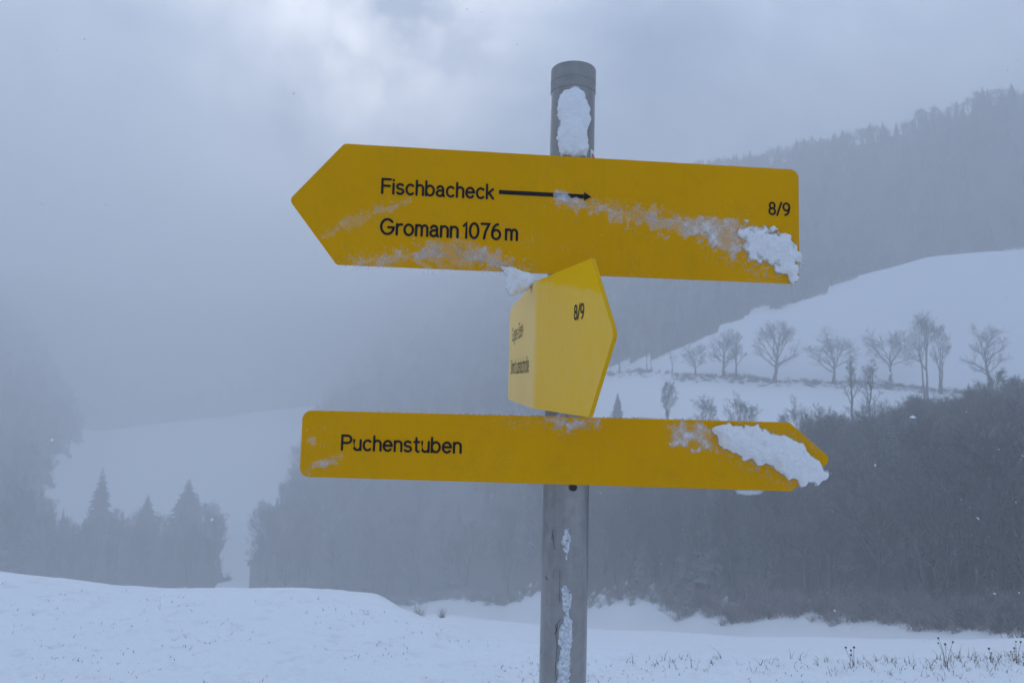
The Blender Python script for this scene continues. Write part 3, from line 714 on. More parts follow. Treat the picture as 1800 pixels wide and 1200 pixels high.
snow_patch([(541, 770), (556, 768), (558, 779), (543, 781)], p2, m2, .0013, 'little frost spot near the left end of the lower board', seed=53, ragged=.012, soft=.008, back=-.0004)
snow_patch([(984, 166), (996, 154), (1016, 153), (1030, 162), (1034, 180), (1034, 196), (1038, 212), (1032, 228), (1034, 250), (1032, 282), (983, 282), (981, 250), (981, 215), (980, 190), (979, 178)], unmap_pole, cyl_map, .0085,
           'tall snow plaster on the pole above the upper board', seed=59, ragged=.005, soft=.008, rough=.8, freq=36)
snow_patch([(992, 930), (1000, 928), (1004, 945), (1003, 965), (996, 985), (989, 970), (986, 950)], unmap_pole, cyl_map, .0030, 'short ice streak on the pole below the bolt', mat='ice', seed=61, lacy=.006, ragged=.003, soft=.003, name='ice_streak', cat='ice')
snow_patch([(986, 1026), (998, 1024), (1003, 1045), (1004, 1090), (1006, 1130), (1003, 1165), (1002, 1215), (980, 1215), (980, 1180), (984, 1150), (982, 1110), (989, 1080), (987, 1050)], unmap_pole, cyl_map, .0050, 'long ragged ice streak down the lower pole', mat='ice', seed=67, ragged=.004, soft=.004, rough=.8, name='ice_streak', cat='ice')

snow_patch([(980, 351), (1060, 357), (1130, 366), (1200, 380), (1230, 420), (1180, 412), (1100, 392), (1040, 375), (985, 358)], p1, m1, .0009, 'thin dusting of snow trailing right from the printed arrow', seed=73, ragged=.016, soft=.010, rough=1.2, back=-.0004)
snow_patch([(610, 464), (700, 436), (800, 424), (870, 444), (930, 476), (760, 474)], p1, m1, .0009, 'thin dusting of snow along the lower left edge of the upper board', seed=79, ragged=.018, soft=.012, rough=1.3, back=-.0004)
snow_patch([(566, 418), (600, 388), (660, 364), (725, 348), (725, 358), (660, 380), (610, 404)], p1, m1, .0006, 'faint frost streak left of the second line of lettering', seed=83, ragged=.008, soft=.008, rough=1.2, back=-.0004)
_oct = np.array([(1, 0, 0), (0, 1, 0), (-1, 0, 0), (0, -1, 0), (0, 0, 1), (0, 0, -.4)], float)
_of = [(0, 1, 4), (1, 2, 4), (2, 3, 4), (3, 0, 4), (1, 0, 5), (2, 1, 5), (3, 2, 5), (0, 3, 5)]
def grains(specs, unm, mapf, label, seed, box=None):
    rng = random.Random(seed); vs, fs = [], []
    for path, n, spread, size in specs:
        pts = [np.array(unm(*p)) for p in path]; seg = [np.linalg.norm(b - a) for a, b in zip(pts, pts[1:])]; tot = sum(seg)
        k = 0; tries = 0
        while k < n and tries < n * 12:
            tries += 1
            t = rng.random() * tot; i = 0
            while i < len(seg) - 1 and t > seg[i]: t -= seg[i]; i += 1
            c = pts[i] + (pts[i + 1] - pts[i]) * min(1, t / seg[i]) + np.array([rng.gauss(0, spread), rng.gauss(0, spread)])
            if mnoise.noise(Vector((c[0] * 150, c[1] * 150, seed))) + .6 * mnoise.noise(Vector((c[0] * 500, c[1] * 500, seed))) < .02 + rng.uniform(-.25, .1): continue
            if box and not (box[0] < c[0] < box[1] and box[2] < c[1] < box[3]): continue
            k += 1; s = size * .62 * rng.lognormvariate(-.2, .5); b = len(vs); a = rng.random() * 6.28
            for p in _oct:
                q = p * (1 + rng.uniform(-.3, .3)); x, y = q[0] * cos(a) - q[1] * sin(a), q[0] * sin(a) + q[1] * cos(a)
                vs.append(mapf(c[0] + x * s, c[1] + y * s * .8, max(-.0005, q[2] * s * .7)))
            fs += [tuple(b + x for x in f) for f in _of]
    o = mesh_obj('frost_grains', vs, fs, M['frost'])
    return tag(o, label, 'frost', kind='stuff')
grains([([(568, 412), (610, 385), (650, 372), (722, 352)], 420, .0035, .0007),
        ([(580, 430), (620, 400), (700, 390)], 260, .012, .0005),
        ([(600, 462), (690, 452), (760, 445), (830, 440), (890, 465), (935, 478)], 1500, .0085, .0009),
        ([(735, 445), (790, 438), (850, 455), (900, 472)], 900, .005, .0012),
        ([(975, 348), (1060, 362), (1120, 375), (1190, 390)], 1300, .0055, .0009),
        ([(1130, 380), (1220, 392), (1300, 420)], 900, .009, .0010),
        ([(1230, 420), (1290, 455), (1340, 480), (1385, 494)], 700, .007, .0010),
        ([(960, 350), (1080, 385), (1180, 410)], 220, .012, .0006),
        ([(870, 400), (960, 430), (1055, 448)], 420, .008, .0005),
        ([(1060, 455), (1200, 465), (1290, 490)], 160, .009, .0004),
        ([(620, 300), (1380, 400)], 150, .04, .0004),
        ([(595, 467), (800, 474), (1380, 497)], 420, .0010, .0007)],
       p1, m1, 'fine frost grains crusted on the face of the upper board', 3, (-.34, .3010, -.0015, .152))
grains([([(545, 760), (640, 750)], 200, .012, .0005), ([(536, 828), (604, 800)], 320, .003, .0007), ([(545, 790), (590, 812)], 160, .012, .0006),
        ([(880, 745), (960, 740), (1060, 745)], 420, .006, .0008), ([(970, 752), (1040, 740)], 420, .006, .0010),
        ([(1175, 760), (1255, 780), (1330, 812)], 800, .007, .0009), ([(1300, 812), (1420, 855)], 420, .005, .0009),
        ([(1300, 752), (1395, 765), (1440, 800)], 300, .004, .0008), ([(1060, 770), (1180, 800), (1380, 850)], 260, .012, .0004), ([(560, 770), (1200, 800)], 160, .02, .0004)],
       p2, m2, 'fine frost grains crusted on the face of the lower board', 8, (-.336, .325, -.001, H2))
def top_edge(u, z, h): return m2(u, H2 + .0002 + max(0, h) * 1.3, -.0015 + (z - H2))
grains([([(545, 717), (1385, 745)], 700, .0007, .0010), ([(565, 717), (630, 719)], 160, .0006, .0016), ([(740, 722), (960, 730)], 260, .0006, .0014), ([(1060, 736), (1390, 746)], 420, .0006, .0015)],
       p2, top_edge, 'thin line of snow crumbs along the top edge of the lower board', 9, (-.33, .276, H2 - .0014, H2 + .0014))

# ------------------------------------------------------------------ trees
def branch_mesh(segs, sides=3):
    vs, fs = [], []
    for p0, p1_, r0, r1 in segs:
        d = p1_ - p0; L = np.linalg.norm(d)
        if L < 1e-6: continue
        d = d / L; a = np.cross(d, (0, 0, 1) if abs(d[2]) < .9 else (1, 0, 0)); a /= np.linalg.norm(a); b = np.cross(d, a); k0 = len(vs)
        for P, r in ((p0, r0), (p1_, r1)):
            for k in range(sides): t = 2 * pi * k / sides; vs.append(P + (a * cos(t) + b * sin(t)) * r)
        for k in range(sides): fs.append((k0 + k, k0 + (k + 1) % sides, k0 + sides + (k + 1) % sides, k0 + sides + k))
    return vs, fs
def bare_tree_segs(seed, H, Wd, fork=.3, upright=.35, limbs=9, dens=1., leader=.75, trunks=1, thick=1.):
    rng = np.random.default_rng(seed); trunk, crown = [], []
    cz = H * (fork + (1 - fork) * .5); rz = H * (1 - fork) * .52; rx = Wd / 2
    def inside(p): return (p[0] / rx) ** 2 + (p[1] / rx) ** 2 + ((p[2] - cz) / rz) ** 2
    def grow(p, d, L, r, lvl, store):
        n = 4 if lvl < 2 else 3; pts = [p]; rr = [r]; q = p.copy(); dd = d.copy()
        for k in range(n):
            dd = dd + rng.normal(0, .13, 3) + np.array([0, 0, upright * (.22 if lvl < 3 else .1)]); dd /= np.linalg.norm(dd)
            q = q + dd * L / n; pts.append(q.copy()); rr.append(max(r * (1 - .72 * (k + 1) / n), .008))
            if inside(q) > 1.18 and k > 0: break
        for a, b, c, e in zip(pts, pts[1:], rr, rr[1:]): store.append((a, b, c, e))
        if lvl >= 4: return
        kids = int((6, 6, 5, 4)[lvl - 1] * dens + rng.random())
        for k in range(kids):
            t = rng.uniform(.25, 1) if lvl > 1 else rng.uniform(.3, 1); i = min(int(t * (len(pts) - 1)), len(pts) - 2); f = t * (len(pts) - 1) - i
            P = pts[i] + (pts[i + 1] - pts[i]) * f; base = pts[i + 1] - pts[i]; base = base / (np.linalg.norm(base) + 1e-9)
            side = rng.normal(0, 1, 3); side -= base * (side @ base); side /= np.linalg.norm(side) + 1e-9
            an = rng.uniform(.45, .95); nd = base * cos(an) + side * sin(an) + np.array([0, 0, .12])
            grow(P, nd / np.linalg.norm(nd), L * rng.uniform(.42, .62), max(rr[i] * .5, .0085), lvl + 1, store)
    R0 = (H * .017 + .03) * thick
    for tk in range(trunks):
        off = np.array([rng.normal(0, .25), rng.normal(0, .25), 0]) * (trunks > 1); lean = rng.normal(0, .05, 2) * (1 + (trunks > 1))
        top = H * leader * rng.uniform(.9, 1.05); n = 8; pts = []
        for k in range(n + 1):
            z = top * k / n; w = rng.normal(0, .006 * H, 2) * (k > 0); pts.append(off + np.array([lean[0] * z + w[0], lean[1] * z + w[1], z - (.3 if k == 0 else 0)]))
        rad = [R0 * (1.35 if k == 0 else 1) * (1 - .80 * k / n) for k in range(n + 1)]
        for a, b, c, e in zip(pts, pts[1:], rad, rad[1:]): trunk.append((a, b, c, e))
        m = max(3, int(limbs / trunks))
        for k in range(m):
            t = fork / leader + (1 - fork / leader) * (k + rng.random() * .7) / m; t = min(t, .98); i = min(int(t * n), n - 1); P = pts[i] + (pts[i + 1] - pts[i]) * (t * n - i)
            a = k * 2.4 + rng.uniform(-.5, .5); e = rng.uniform(.05, .5) + upright * .8 + .8 * (t - .3)
            d = np.array([cos(a) * cos(e), sin(a) * cos(e), sin(e)]); L = (rx * 1.05 * (1 - .45 * max(0, t - .55)) / max(cos(e), .45)) * rng.uniform(.8, 1.1)
            grow(P, d, L, max(rad[i] * .6, .02), 1, crown)
    # fit the grown tree to its stated height and spread
    P = np.array([q[1] for q in trunk + crown]); kz = H / P[:, 2].max(); C_ = np.array([q[1] for q in crown]); kx = (Wd / 2) / np.percentile(np.hypot(C_[:, 0], C_[:, 1]), 97); kx = min(kx, 1.6)
    S_ = np.array([kx, kx, kz]); fit = lambda L_: [(q[0] * S_, q[1] * S_, q[2], q[3]) for q in L_]
    return fit(trunk), fit(crown)
def spruce_geo(seed, H, Wd):
    rng = random.Random(seed); vs, fs = [], []; tiers = 44
    for t in range(tiers):
        f = t / (tiers - 1); z = H * (.06 + .93 * f); R = Wd / 2 * (1 - f) ** .85 * rng.uniform(.8, 1.12) + .08; nb = 10 if f < .8 else 7
        for k in range(nb):
            a = 2 * pi * (k + rng.random() * .8) / nb; r = R * rng.uniform(.65, 1.15); dr = r * rng.uniform(.18, .42); w = r * .28 + .08
            c, s = cos(a), sin(a); b = len(vs)
            for rr_, zz, ww in ((0.02, z + .05 * H / tiers, .05), (r * .55, z - dr * .35, w), (r, z - dr, .03)):
                vs.append((c * rr_ - s * ww, s * rr_ + c * ww, zz - ww * .5)); vs.append((c * rr_, s * rr_, zz + .04)); vs.append((c * rr_ + s * ww, s * rr_ - c * ww, zz - ww * .5))
            for q in (0, 3):
                fs += [(b + q, b + q + 1, b + q + 4, b + q + 3), (b + q + 1, b + q + 2, b + q + 5, b + q + 4)]
    trunk = [(np.array([0, 0, -.3]), np.array([0, 0, H * .98]), H * .014 + .04, .01)]
    return trunk, vs, fs
def place(px, d):
    a = az_t(px, 760)[0]; x, y = d * sin(a), d * cos(a); return x, y, float(height(x, y))
def bare_tree(px, d, top_py, width_px, label, seed, **kw):
    x, y, z = place(px, d); H = EYE + d * az_t(px, top_py)[1] - z; Wd = width_px * d / F_PX
    t = empty('bare_tree', (x, y, z)); tr, cr = bare_tree_segs(seed, H, Wd, **kw)
    t.rotation_euler.z = seed * .7
    mesh_obj('trunk', *branch_mesh(tr, 6), M['bark'], t); mesh_obj('crown', *branch_mesh(cr), M['bark'], t)
    return tag(t, label, 'tree', kw_group.get('g'))
def spruce_tree(px, d, top_py, width_px, label, seed):
    x, y, z = place(px, d); H = EYE + d * az_t(px, top_py)[1] - z; Wd = width_px * d / F_PX
    t = empty('spruce_tree', (x, y, z)); tr, v, f = spruce_geo(seed, H, Wd)
    mesh_obj('trunk', *branch_mesh(tr, 6), M['bark'], t); mesh_obj('crown', v, f, M['spruce'], t)
    return tag(t, label, 'tree', kw_group.get('g'))
kw_group = {'g': 'bare trees in a row on the snowy bank'}
bare_tree(1088, 172, 600, 50, 'faint bare tree at the left end of the row, beside the bent board', 101, fork=.3, thick=1.4)
bare_tree(1136, 165.5, 604, 22, 'thin pale sapling, left of a pair of saplings in the row', 102, fork=.4, upright=.8, limbs=7, dens=.7)
bare_tree(1144, 164.5, 608, 20, 'thin pale sapling, right of a pair of saplings in the row', 103, fork=.4, upright=.8, limbs=7, dens=.7)
bare_tree(1181, 159, 618, 24, 'small stick-like bare tree standing alone in the row', 104, fork=.45, upright=.5, limbs=6, dens=.6, thick=1.3)
bare_tree(1222, 154.5, 602, 54, 'small spreading bare tree in the row, fork low, right of the lone stick tree', 105, fork=.24, upright=.3, limbs=12, thick=1.5)
bare_tree(1272, 151.5, 576, 62, 'medium upright bare tree in the row beside a slim one', 106, fork=.26, upright=.4, limbs=13, leader=.85, thick=1.6)
bare_tree(1294, 150, 574, 34, 'slim bare tree in the row touching its rounder left neighbour', 107, fork=.3, upright=.6, limbs=11, dens=.9, leader=.9, thick=1.2)
bare_tree(1362, 149, 556, 84, 'large broad bare tree with straight leader below the dark bush on the hill', 118, fork=.24, upright=.34, limbs=14, leader=.9, dens=1.0, thick=1.6)
bare_tree(1467, 149, 568, 94, 'widest bare tree of the row with bowl shaped crown and leaning limbs', 119, fork=.30, upright=.26, limbs=13, leader=.72, dens=1.0, thick=1.6)
bare_tree(1568, 148, 574, 80, 'round crowned bare tree with crooked trunk left of the tall clump', 110, fork=.34, upright=.24, limbs=13, leader=.76, dens=1.0, thick=1.5)
bare_tree(1629, 132, 540, 60, 'tallest bare tree of the row, a clump of straight stems', 111, fork=.35, upright=.8, limbs=13, leader=.92, trunks=3, dens=.95, thick=.6)
bare_tree(1654, 140, 566, 44, 'forked bare tree leaning right beside the tall clump', 112, fork=.3, upright=.7, limbs=9, leader=.8, trunks=2, dens=1.0, thick=.8)
bare_tree(1745, 140, 562, 66, 'airy bare tree alone near the right end of the bank', 113, fork=.36, upright=.4, limbs=12, leader=.92, dens=.9, thick=1.5)
kw_group = {'g': 'trees rising above the near wood'}
bare_tree(1500, 104, 620, 24, 'slender bare tree above the wood, left of two thin ones below the snow hill', 121, fork=.4, upright=.8, limbs=10, leader=.95, dens=.8)
bare_tree(1527, 103, 628, 38, 'slender bare tree above the wood, right of two thin ones below the snow hill', 122, fork=.35, upright=.75, limbs=10, leader=.92, dens=.8)
spruce_tree(1085, 130, 690, 42, 'hazy small conifer above the wood just right of the bent board', 123)
bare_tree(1176, 114, 668, 34, 'hazy upright bare tree above the lower board, right of the small conifer', 124, fork=.3, upright=.7, limbs=10)
bare_tree(1240, 105, 690, 50, 'bushy bare tree above the lower board, left of the twin stemmed one', 125, fork=.15, upright=.6, limbs=12)
bare_tree(1304, 98, 684, 58, 'twin stemmed bare tree above the lower board', 126, fork=.2, upright=.7, limbs=12, trunks=2)
bare_tree(1408, 78, 690, 88, 'dark round bare tree right behind the tip of the lower board', 127, fork=.15, upright=.45, limbs=15, dens=1.2)
bare_tree(1446, 80, 706, 56, 'dark bare tree just right of the round one at the lower board tip', 128, fork=.2, upright=.5, limbs=11)
bare_tree(1600, 100, 690, 60, 'bare tree in the wood under the tall clump', 129, fork=.25, upright=.6, limbs=12)
bare_tree(1700, 98, 690, 60, 'bare tree in the wood left of the airy tree on the bank', 130, fork=.25, upright=.6, limbs=12)
bare_tree(1794, 80, 664, 80, 'dark bare tree at the right edge of the frame above the wood', 131, fork=.2, upright=.5, limbs=13)
kw_group = {'g': 'misty conifers in the left clearing'}
spruce_tree(186, 206, 818, 62, 'misty pointed conifer, leftmost in the snowy clearing', 141)
spruce_tree(268, 202, 866, 70, 'low misty conifer in the middle of the clearing', 142)
spruce_tree(338, 205, 838, 96, 'broad misty conifer at the right of the clearing', 143)
kw_group = {'g': 'shrubs'}

def bush(px, d, w_px, h_px, label, seed, mat='brush'):
    x, y, z = place(px, d); k = d / F_PX; rng = np.random.default_rng(seed); segs = []
    H = h_px * k; Wd = w_px * k
    for s in range(34):
        a = rng.uniform(0, 6.28); e = rng.uniform(.5, 1.5); L = H * rng.uniform(.6, 1.1); p = np.array([rng.normal(0, Wd * .12), rng.normal(0, Wd * .12), -.05]); dd = np.array([cos(a) * cos(e), sin(a) * cos(e), sin(e)])
        r = .012 * H + .004
        for q in range(4):
            n = p + dd * L / 4; segs.append((p, n, r, r * .7)); r *= .7
            for t in range(2):
                sd_ = dd + rng.normal(0, .5, 3); sd_ /= np.linalg.norm(sd_); segs.append((n, n + sd_ * L * .22, r * .8, r * .3))
            p = n; dd = dd + rng.normal(0, .15, 3); dd /= np.linalg.norm(dd)
    o = mesh_obj('bush', *branch_mesh(segs), M[mat]); o.location = (x, y, z); return tag(o, label, 'bush')
bush(748, 62, 34, 24, 'low brown bush on the snowy field just left of the post', 161)
bush(787, 44, 14, 18, 'tiny bush on the snowy field between the low bush and the post', 162)
bush(1370, 177, 34, 40, 'dark tall bush on the upper edge of the snow hill', 165, 'bark')
bush(1398, 178, 9, 9, 'little dark bush on the snow hill just below the forest edge', 163, 'bark')
bush(1420, 179, 7, 7, 'tiniest dark dot of a bush on the snow hill', 164, 'bark')

# ---- forests that read as one mass
def proto(name, parts):
    vs, fs, mats = [], [], []
    me = bpy.data.meshes.new(name); ml_ = []
    for v, f, m in parts:
        b = len(vs); vs += [tuple(x) for x in v]; fs += [tuple(b + i for i in q) for q in f]
        if m not in mats: mats.append(m)
        ml_ += [mats.index(m)] * len(f)
    me.from_pydata(vs, [], fs); me.update()
    for m in mats: me.materials.append(M[m])
    me.polygons.foreach_set('material_index', ml_)
    return bpy.data.objects.new(name, me)
def shrub_segs(seed):
    rng = np.random.default_rng(seed); segs = []
    for s in range(26):
        a = rng.uniform(0, 6.28); e = rng.uniform(.55, 1.45); L = rng.uniform(.6, 1.1); p = np.array([rng.normal(0, .2), rng.normal(0, .2), -.05]); dd = np.array([cos(a) * cos(e), sin(a) * cos(e), sin(e)]); r = .014
        for q in range(4):
            n = p + dd * L / 4; segs.append((p, n, r, r * .7)); r *= .72
            for t in range(3):
                sd_ = dd + rng.normal(0, .5, 3); sd_ /= np.linalg.norm(sd_); e_ = n + sd_ * L * rng.uniform(.15, .35); segs.append((n, e_, r * .8, r * .3))
            p = n; dd = dd + rng.normal(0, .15, 3); dd /= np.linalg.norm(dd)
    return segs
pc = bpy.data.collections.new('woodland_kinds')
for k in range(4):
    tr, cr = bare_tree_segs(200 + k, 10, (5.5, 4.2, 6.5, 3.6)[k], fork=(.25, .3, .2, .35)[k], upright=(.5, .7, .4, .8)[k], limbs=12, leader=.85)
    pc.objects.link(proto('kind_%d_bare' % k, [(*branch_mesh(tr, 5), 'bark'), (*branch_mesh(cr), 'bark')]))
for k in range(2):
    tr, v, f = spruce_geo(300 + k, 10, (4.2, 3.4)[k]); pc.objects.link(proto('kind_%d_spruce' % (4 + k), [(*branch_mesh(tr, 5), 'bark'), (v, f, 'spruce')]))
for k in range(2): pc.objects.link(proto('kind_%d_shrub' % (6 + k), [(*branch_mesh(shrub_segs(400 + k)), ('brush', 'bark')[k])]))
def scatter_group():
    ng = bpy.data.node_groups.new('woodland_scatter', 'GeometryNodeTree')
    ng.interface.new_socket('Geometry', in_out='INPUT', socket_type='NodeSocketGeometry'); ng.interface.new_socket('Geometry', in_out='OUTPUT', socket_type='NodeSocketGeometry')
    i = ng.nodes.new('NodeGroupInput'); o = ng.nodes.new('NodeGroupOutput'); p = ng.nodes.new('GeometryNodeInstanceOnPoints'); ci = ng.nodes.new('GeometryNodeCollectionInfo')
    ci.inputs['Collection'].default_value = pc; ci.inputs['Separate Children'].default_value = True; ci.inputs['Reset Children'].default_value = True
    def attr(n, t):
        a = ng.nodes.new('GeometryNodeInputNamedAttribute'); a.data_type = t; a.inputs[0].default_value = n; return a.outputs[0]
    L = ng.links.new; mp_ = ng.nodes.new('GeometryNodeMeshToPoints')
    L(i.outputs[0], mp_.inputs[0]); L(mp_.outputs[0], p.inputs['Points']); L(ci.outputs[0], p.inputs['Instance']); p.inputs['Pick Instance'].default_value = True
    L(attr('kindi', 'INT'), p.inputs['Instance Index']); L(attr('rot', 'FLOAT_VECTOR'), p.inputs['Rotation']); L(attr('scl', 'FLOAT_VECTOR'), p.inputs['Scale']); L(p.outputs[0], o.inputs[0])
    return ng
SG = scatter_group()
def scatter(name, label, cat, pts, kinds, scl, seed):
    rng = np.random.default_rng(seed); me = bpy.data.meshes.new(name); n = len(pts)
    me.vertices.add(n); me.vertices.foreach_set('co', np.array(pts, float).ravel())
    a = me.attributes.new('kindi', 'INT', 'POINT'); a.data.foreach_set('value', np.array(kinds, int))
    rot = np.stack([rng.normal(0, .03, n), rng.normal(0, .03, n), rng.uniform(0, 6.28, n)], -1)
    a = me.attributes.new('rot', 'FLOAT_VECTOR', 'POINT'); a.data.foreach_set('vector', rot.ravel())
    a = me.attributes.new('scl', 'FLOAT_VECTOR', 'POINT'); a.data.foreach_set('vector', np.array(scl, float).ravel())
    o = bpy.data.objects.new(name, me); COL.objects.link(o); md = o.modifiers.new('scatter', 'NODES'); md.node_group = SG
    return tag(o, label, cat, kind='stuff')
rng = np.random.default_rng(7)
def sample(code, d0, d1, spacing, az0=-42, az1=42):
    area = radians(az1 - az0) * (d1 * d1 - d0 * d0) / 2; n = int(area / spacing ** 2)
    d = np.sqrt(rng.uniform(d0 * d0, d1 * d1, n)); a = np.radians(rng.uniform(az0, az1, n)); X, Y = d * np.sin(a), d * np.cos(a); Z = height(X, Y)
    k = wood(X, Y, Z) == code; return X[k], Y[k], Z[k], d[k]
SKYLINE = np.array([(1000, 752), (1060, 750), (1380, 755), (1470, 738), (1520, 720), (1640, 708), (1720, 710), (1800, 698), (2200, 690)], float)
def forest(name, label, code, d0, d1, spacing, hmin, hmax, pspruce, seed, pshrub=0.):
    X, Y, Z, d = sample(code, d0, d1, spacing); n = len(X)
    u = rng.random(n); kinds = np.where(u < pspruce, rng.integers(4, 6, n), np.where(u < pspruce + pshrub, rng.integers(6, 8, n), rng.integers(0, 4, n)))
    h = rng.uniform(hmin, hmax, n) / 10
    if code == 1:      # the slope's upper trees are younger, so the bank behind stays in view
        px, py = project(X, Y, Z); top = np.interp(px, SKYLINE[:, 0], SKYLINE[:, 1]) + rng.normal(3, 13, n) + 30 * fbm(px * .022, px * 0., 91, 3)
        hm = np.clip((py - top), 0, None) * d / F_PX / 10; kinds = np.where(hm < .28, np.where(rng.random(n) < .4, rng.integers(6, 8, n), kinds), kinds); h = np.minimum(h, np.clip(hm, .22, None))
        h = np.where(kinds >= 6, np.minimum(rng.uniform(1.2, 3.0, n), np.clip(hm * 10, .5, None)), h)
    else: h = np.where(kinds >= 6, rng.uniform(1.2, 3.0, n), h)
    w = h * rng.uniform(.85, 1.2, n); w = np.where((kinds < 4) & (h < .6), w * 1.5, w)
    return scatter(name, label, 'forest', np.stack([X, Y, Z - .1], -1), kinds, np.stack([w, w, h], -1), seed)
forest('near_wood', 'dark bare wood filling the valley slope right of the pole', 1, 40, 118, 1.7, 6, 11, .05, 1, .12)
forest('hill_forest', 'hazy mixed forest covering the high hill behind the snow field', 2, 158, 340, 2.7, 4, 6.8, .4, 2)
forest('valley_forest', 'misty grey forest across the valley left of the pole', 3, 105, 720, 4.4, 8, 15, .3, 3, .15)
forest('edge_forest', 'misty dark forest at the left edge of the frame', 4, 145, 775, 4.4, 12, 18, .45, 4, .1)
forest('clearing_thicket', 'misty low thicket at the foot of the snowy clearing', 5, 155, 226, 3.0, 6, 11, .35, 5, .2)
forest('far_forest', 'barely visible far forest above the snowy clearing', 6, 468, 778, 7, 11, 17, .4, 6)
# brushy seam along the foot of the near wood, and the scrubby bank under the row of trees
pts, kd, sl = [], [], []
for k in range(900):
    px = rng.uniform(600, 1960); d = np.interp(px, EDGE_D[:, 0], EDGE_D[:, 1]) + rng.normal(0, 1.6); x, y, z = place(px, d); s = rng.uniform(.35, 1.3); pts.append((x, y, z)); kd.append(rng.choice([6, 6, 7])); sl.append((s * 1.3, s * 1.3, s))
scatter('brush_seam', 'brown brush along the foot of the near wood', 'brush', pts, kd, sl, 8)
pts, kd, sl = [], [], []
for k in range(700):
    px = rng.uniform(1055, 1900); d = np.interp(px, [1040, 1200, 1300, 1500, 1650, 1800, 1900], [178.5, 155.5, 149.5, 148.5, 142.5, 138.5, 137]) + rng.normal(0, .7) - (rng.random() < .3) * rng.uniform(0, 4); x, y, z = place(px, d); s = rng.uniform(.25, .75) * (.6 + .9 * max(0, float(vnoise(np.array(px * .03), np.array(0.), 5)) + .5)); pts.append((x, y, z)); kd.append(rng.choice([6, 7, 7])); sl.append((s * 1.5, s * 1.5, s))
scatter('scrub_bank', 'dark scrub line along the bank under the row of bare trees', 'brush', pts, kd, sl, 9)

# ------------------------------------------------------------------ foreground plants
def blades(n, region, hmin, hmax, seed, label):
    rng_ = random.Random(seed); vs, fs = [], []
    k = 0
    while k < n:
        px, d = region(rng_)
        if px is None: continue
        a = az_t(px, 1150)[0]; x, y = d * sin(a), d * cos(a)
        k += 1; z = float(height(x, y))
        for q in range(rng_.choice([1, 1, 2, 3])):
            bx, by = x + rng_.gauss(0, .015), y + rng_.gauss(0, .015); h = rng_.uniform(hmin, hmax) * rng_.choice([.5, .7, 1]); ang = rng_.random() * 6.28; le = rng_.uniform(.1, .9) * h; w = rng_.uniform(.0012, .003)
            dx, dy = cos(ang), sin(ang); b = len(vs)
            for t in (0, .5, 1):
                cx, cy_, cz_ = bx + dx * le * t * t, by + dy * le * t * t, z - .01 + h * t * (1 - .25 * t); ww = w * (1 - .8 * t)
                vs.append((cx - ww, cy_ - dy * ww * .3, cz_)); vs.append((cx + ww, cy_ + dy * ww * .3, cz_))
            fs += [(b, b + 1, b + 3, b + 2), (b + 2, b + 3, b + 5, b + 4)]
    o = mesh_obj('grass_stubble', vs, fs, M['straw']); return tag(o, label, 'grass', kind='stuff')
def crest(px): return np.interp(px, [0, 300, 560, 780, 900, 1040, 1300, 1500, 1650, 1800], [8.3, 7.2, 6.8, 5.9, 5.4, 5.1, 5.3, 5.5, 5.8, 6.3])
def reg_all(r):
    px = r.uniform(-100, 1900); d = r.uniform(4.2, float(crest(px)) * .99)
    a = az_t(px, 1150)[0]; v = mnoise.noise(Vector((d * sin(a) * 1.6, d * cos(a) * 1.6, 2)))
    if v < .02 + r.uniform(-.3, .2): return None, None
    return px, d
def reg_right(r):
    px = 1900 - abs(r.gauss(0, 330)); 
    if px < 1080: return None, None
    return px, float(crest(px)) - abs(r.gauss(0, .22)) + .08
blades(1300, reg_all, .012, .045, 4, 'scattered dark grass tips poking through the near snow')
blades(330, reg_right, .03, .11, 6, 'dry grass along the rim of the near snow at the right')
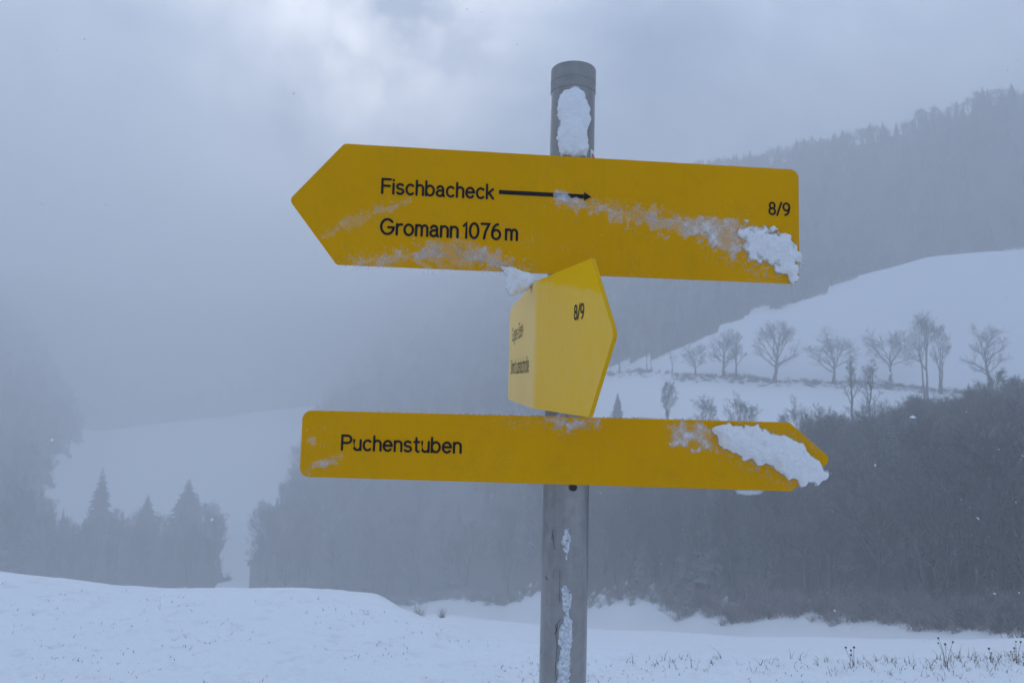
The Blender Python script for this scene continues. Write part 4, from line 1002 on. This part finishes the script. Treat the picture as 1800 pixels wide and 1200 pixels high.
def weed(px, d, h_px, stems, label, seed):
    r = random.Random(seed); x, y, z = place(px, d); a = az_t(px, 1150)[0]; x, y = d * sin(a), d * cos(a); z = float(height(x, y))
    t = empty('dead_weed', (x, y, z)); H = h_px * d / F_PX
    for s in range(stems):
        segs = []; p = np.array([r.gauss(0, .01), r.gauss(0, .01), -.02]); an = r.random() * 6.28; e = r.uniform(.9, 1.5); dd = np.array([cos(an) * cos(e), sin(an) * cos(e), sin(e)]); L = H * r.uniform(.5, 1.1); rad = .0022
        for q in range(5):
            n = p + dd * L / 5; segs.append((p, n, rad, rad * .85)); rad *= .85; p = n; dd = dd + np.array([r.gauss(0, .1), r.gauss(0, .1), 0]); dd /= np.linalg.norm(dd)
        v, f = branch_mesh(segs, 5); mesh_obj('stem', v, f, M['weed'], t)
        bm = bmesh.new(); bmesh.ops.create_icosphere(bm, subdivisions=1, radius=.0075 * r.uniform(.7, 1.1), matrix=Matrix.Translation(p))
        bm_obj('seed_head', bm, M['weed'], t)
    return tag(t, label, 'weed')
weed(1668, 5.7, 44, 4, 'tallest dead weed with dark seed heads on the right rim', 3)
weed(1500, 5.4, 34, 4, 'small dead weed standing alone left of the tallest one', 5)
weed(1785, 6.1, 34, 4, 'dead weed near the right edge of the frame', 8)
weed(1745, 6.0, 22, 3, 'short dead weed between the tallest and the edge one', 9)

# ------------------------------------------------------------------ falling snow
def flakes(n, seed):
    r = random.Random(seed); vs, fs = [], []
    while n:
        d = .6 + 3.6 * r.random(); a = radians(r.uniform(-42, 42)); t = r.uniform(-.4, .6); x, y, z = d * sin(a), d * cos(a), EYE + d * t
        if z < .3 or hypot(x - POLE[0], y - POLE[1]) < .06 or (abs(x) < .5 and .6 < y < 1.35): continue
        n -= 1; s = r.lognormvariate(-6.50, .36); b = len(vs)
        q = Matrix.Rotation(r.random() * 6.28, 3, 'Z') @ Matrix.Rotation(r.random() * 6.28, 3, 'X')
        for p in _oct:
            v = q @ Vector((p[0] * r.uniform(.6, 1.4), p[1] * r.uniform(.6, 1.4), p[2] * r.uniform(.4, 1))) * s; vs.append((x + v.x, y + v.y, z + v.z))
        fs += [tuple(b + i for i in f) for f in _of]
    o = mesh_obj('falling_snow', vs, fs, M['flake']); tag(o, 'sparse snowflakes drifting in the air', 'snow', kind='stuff')
flakes(800, 2)
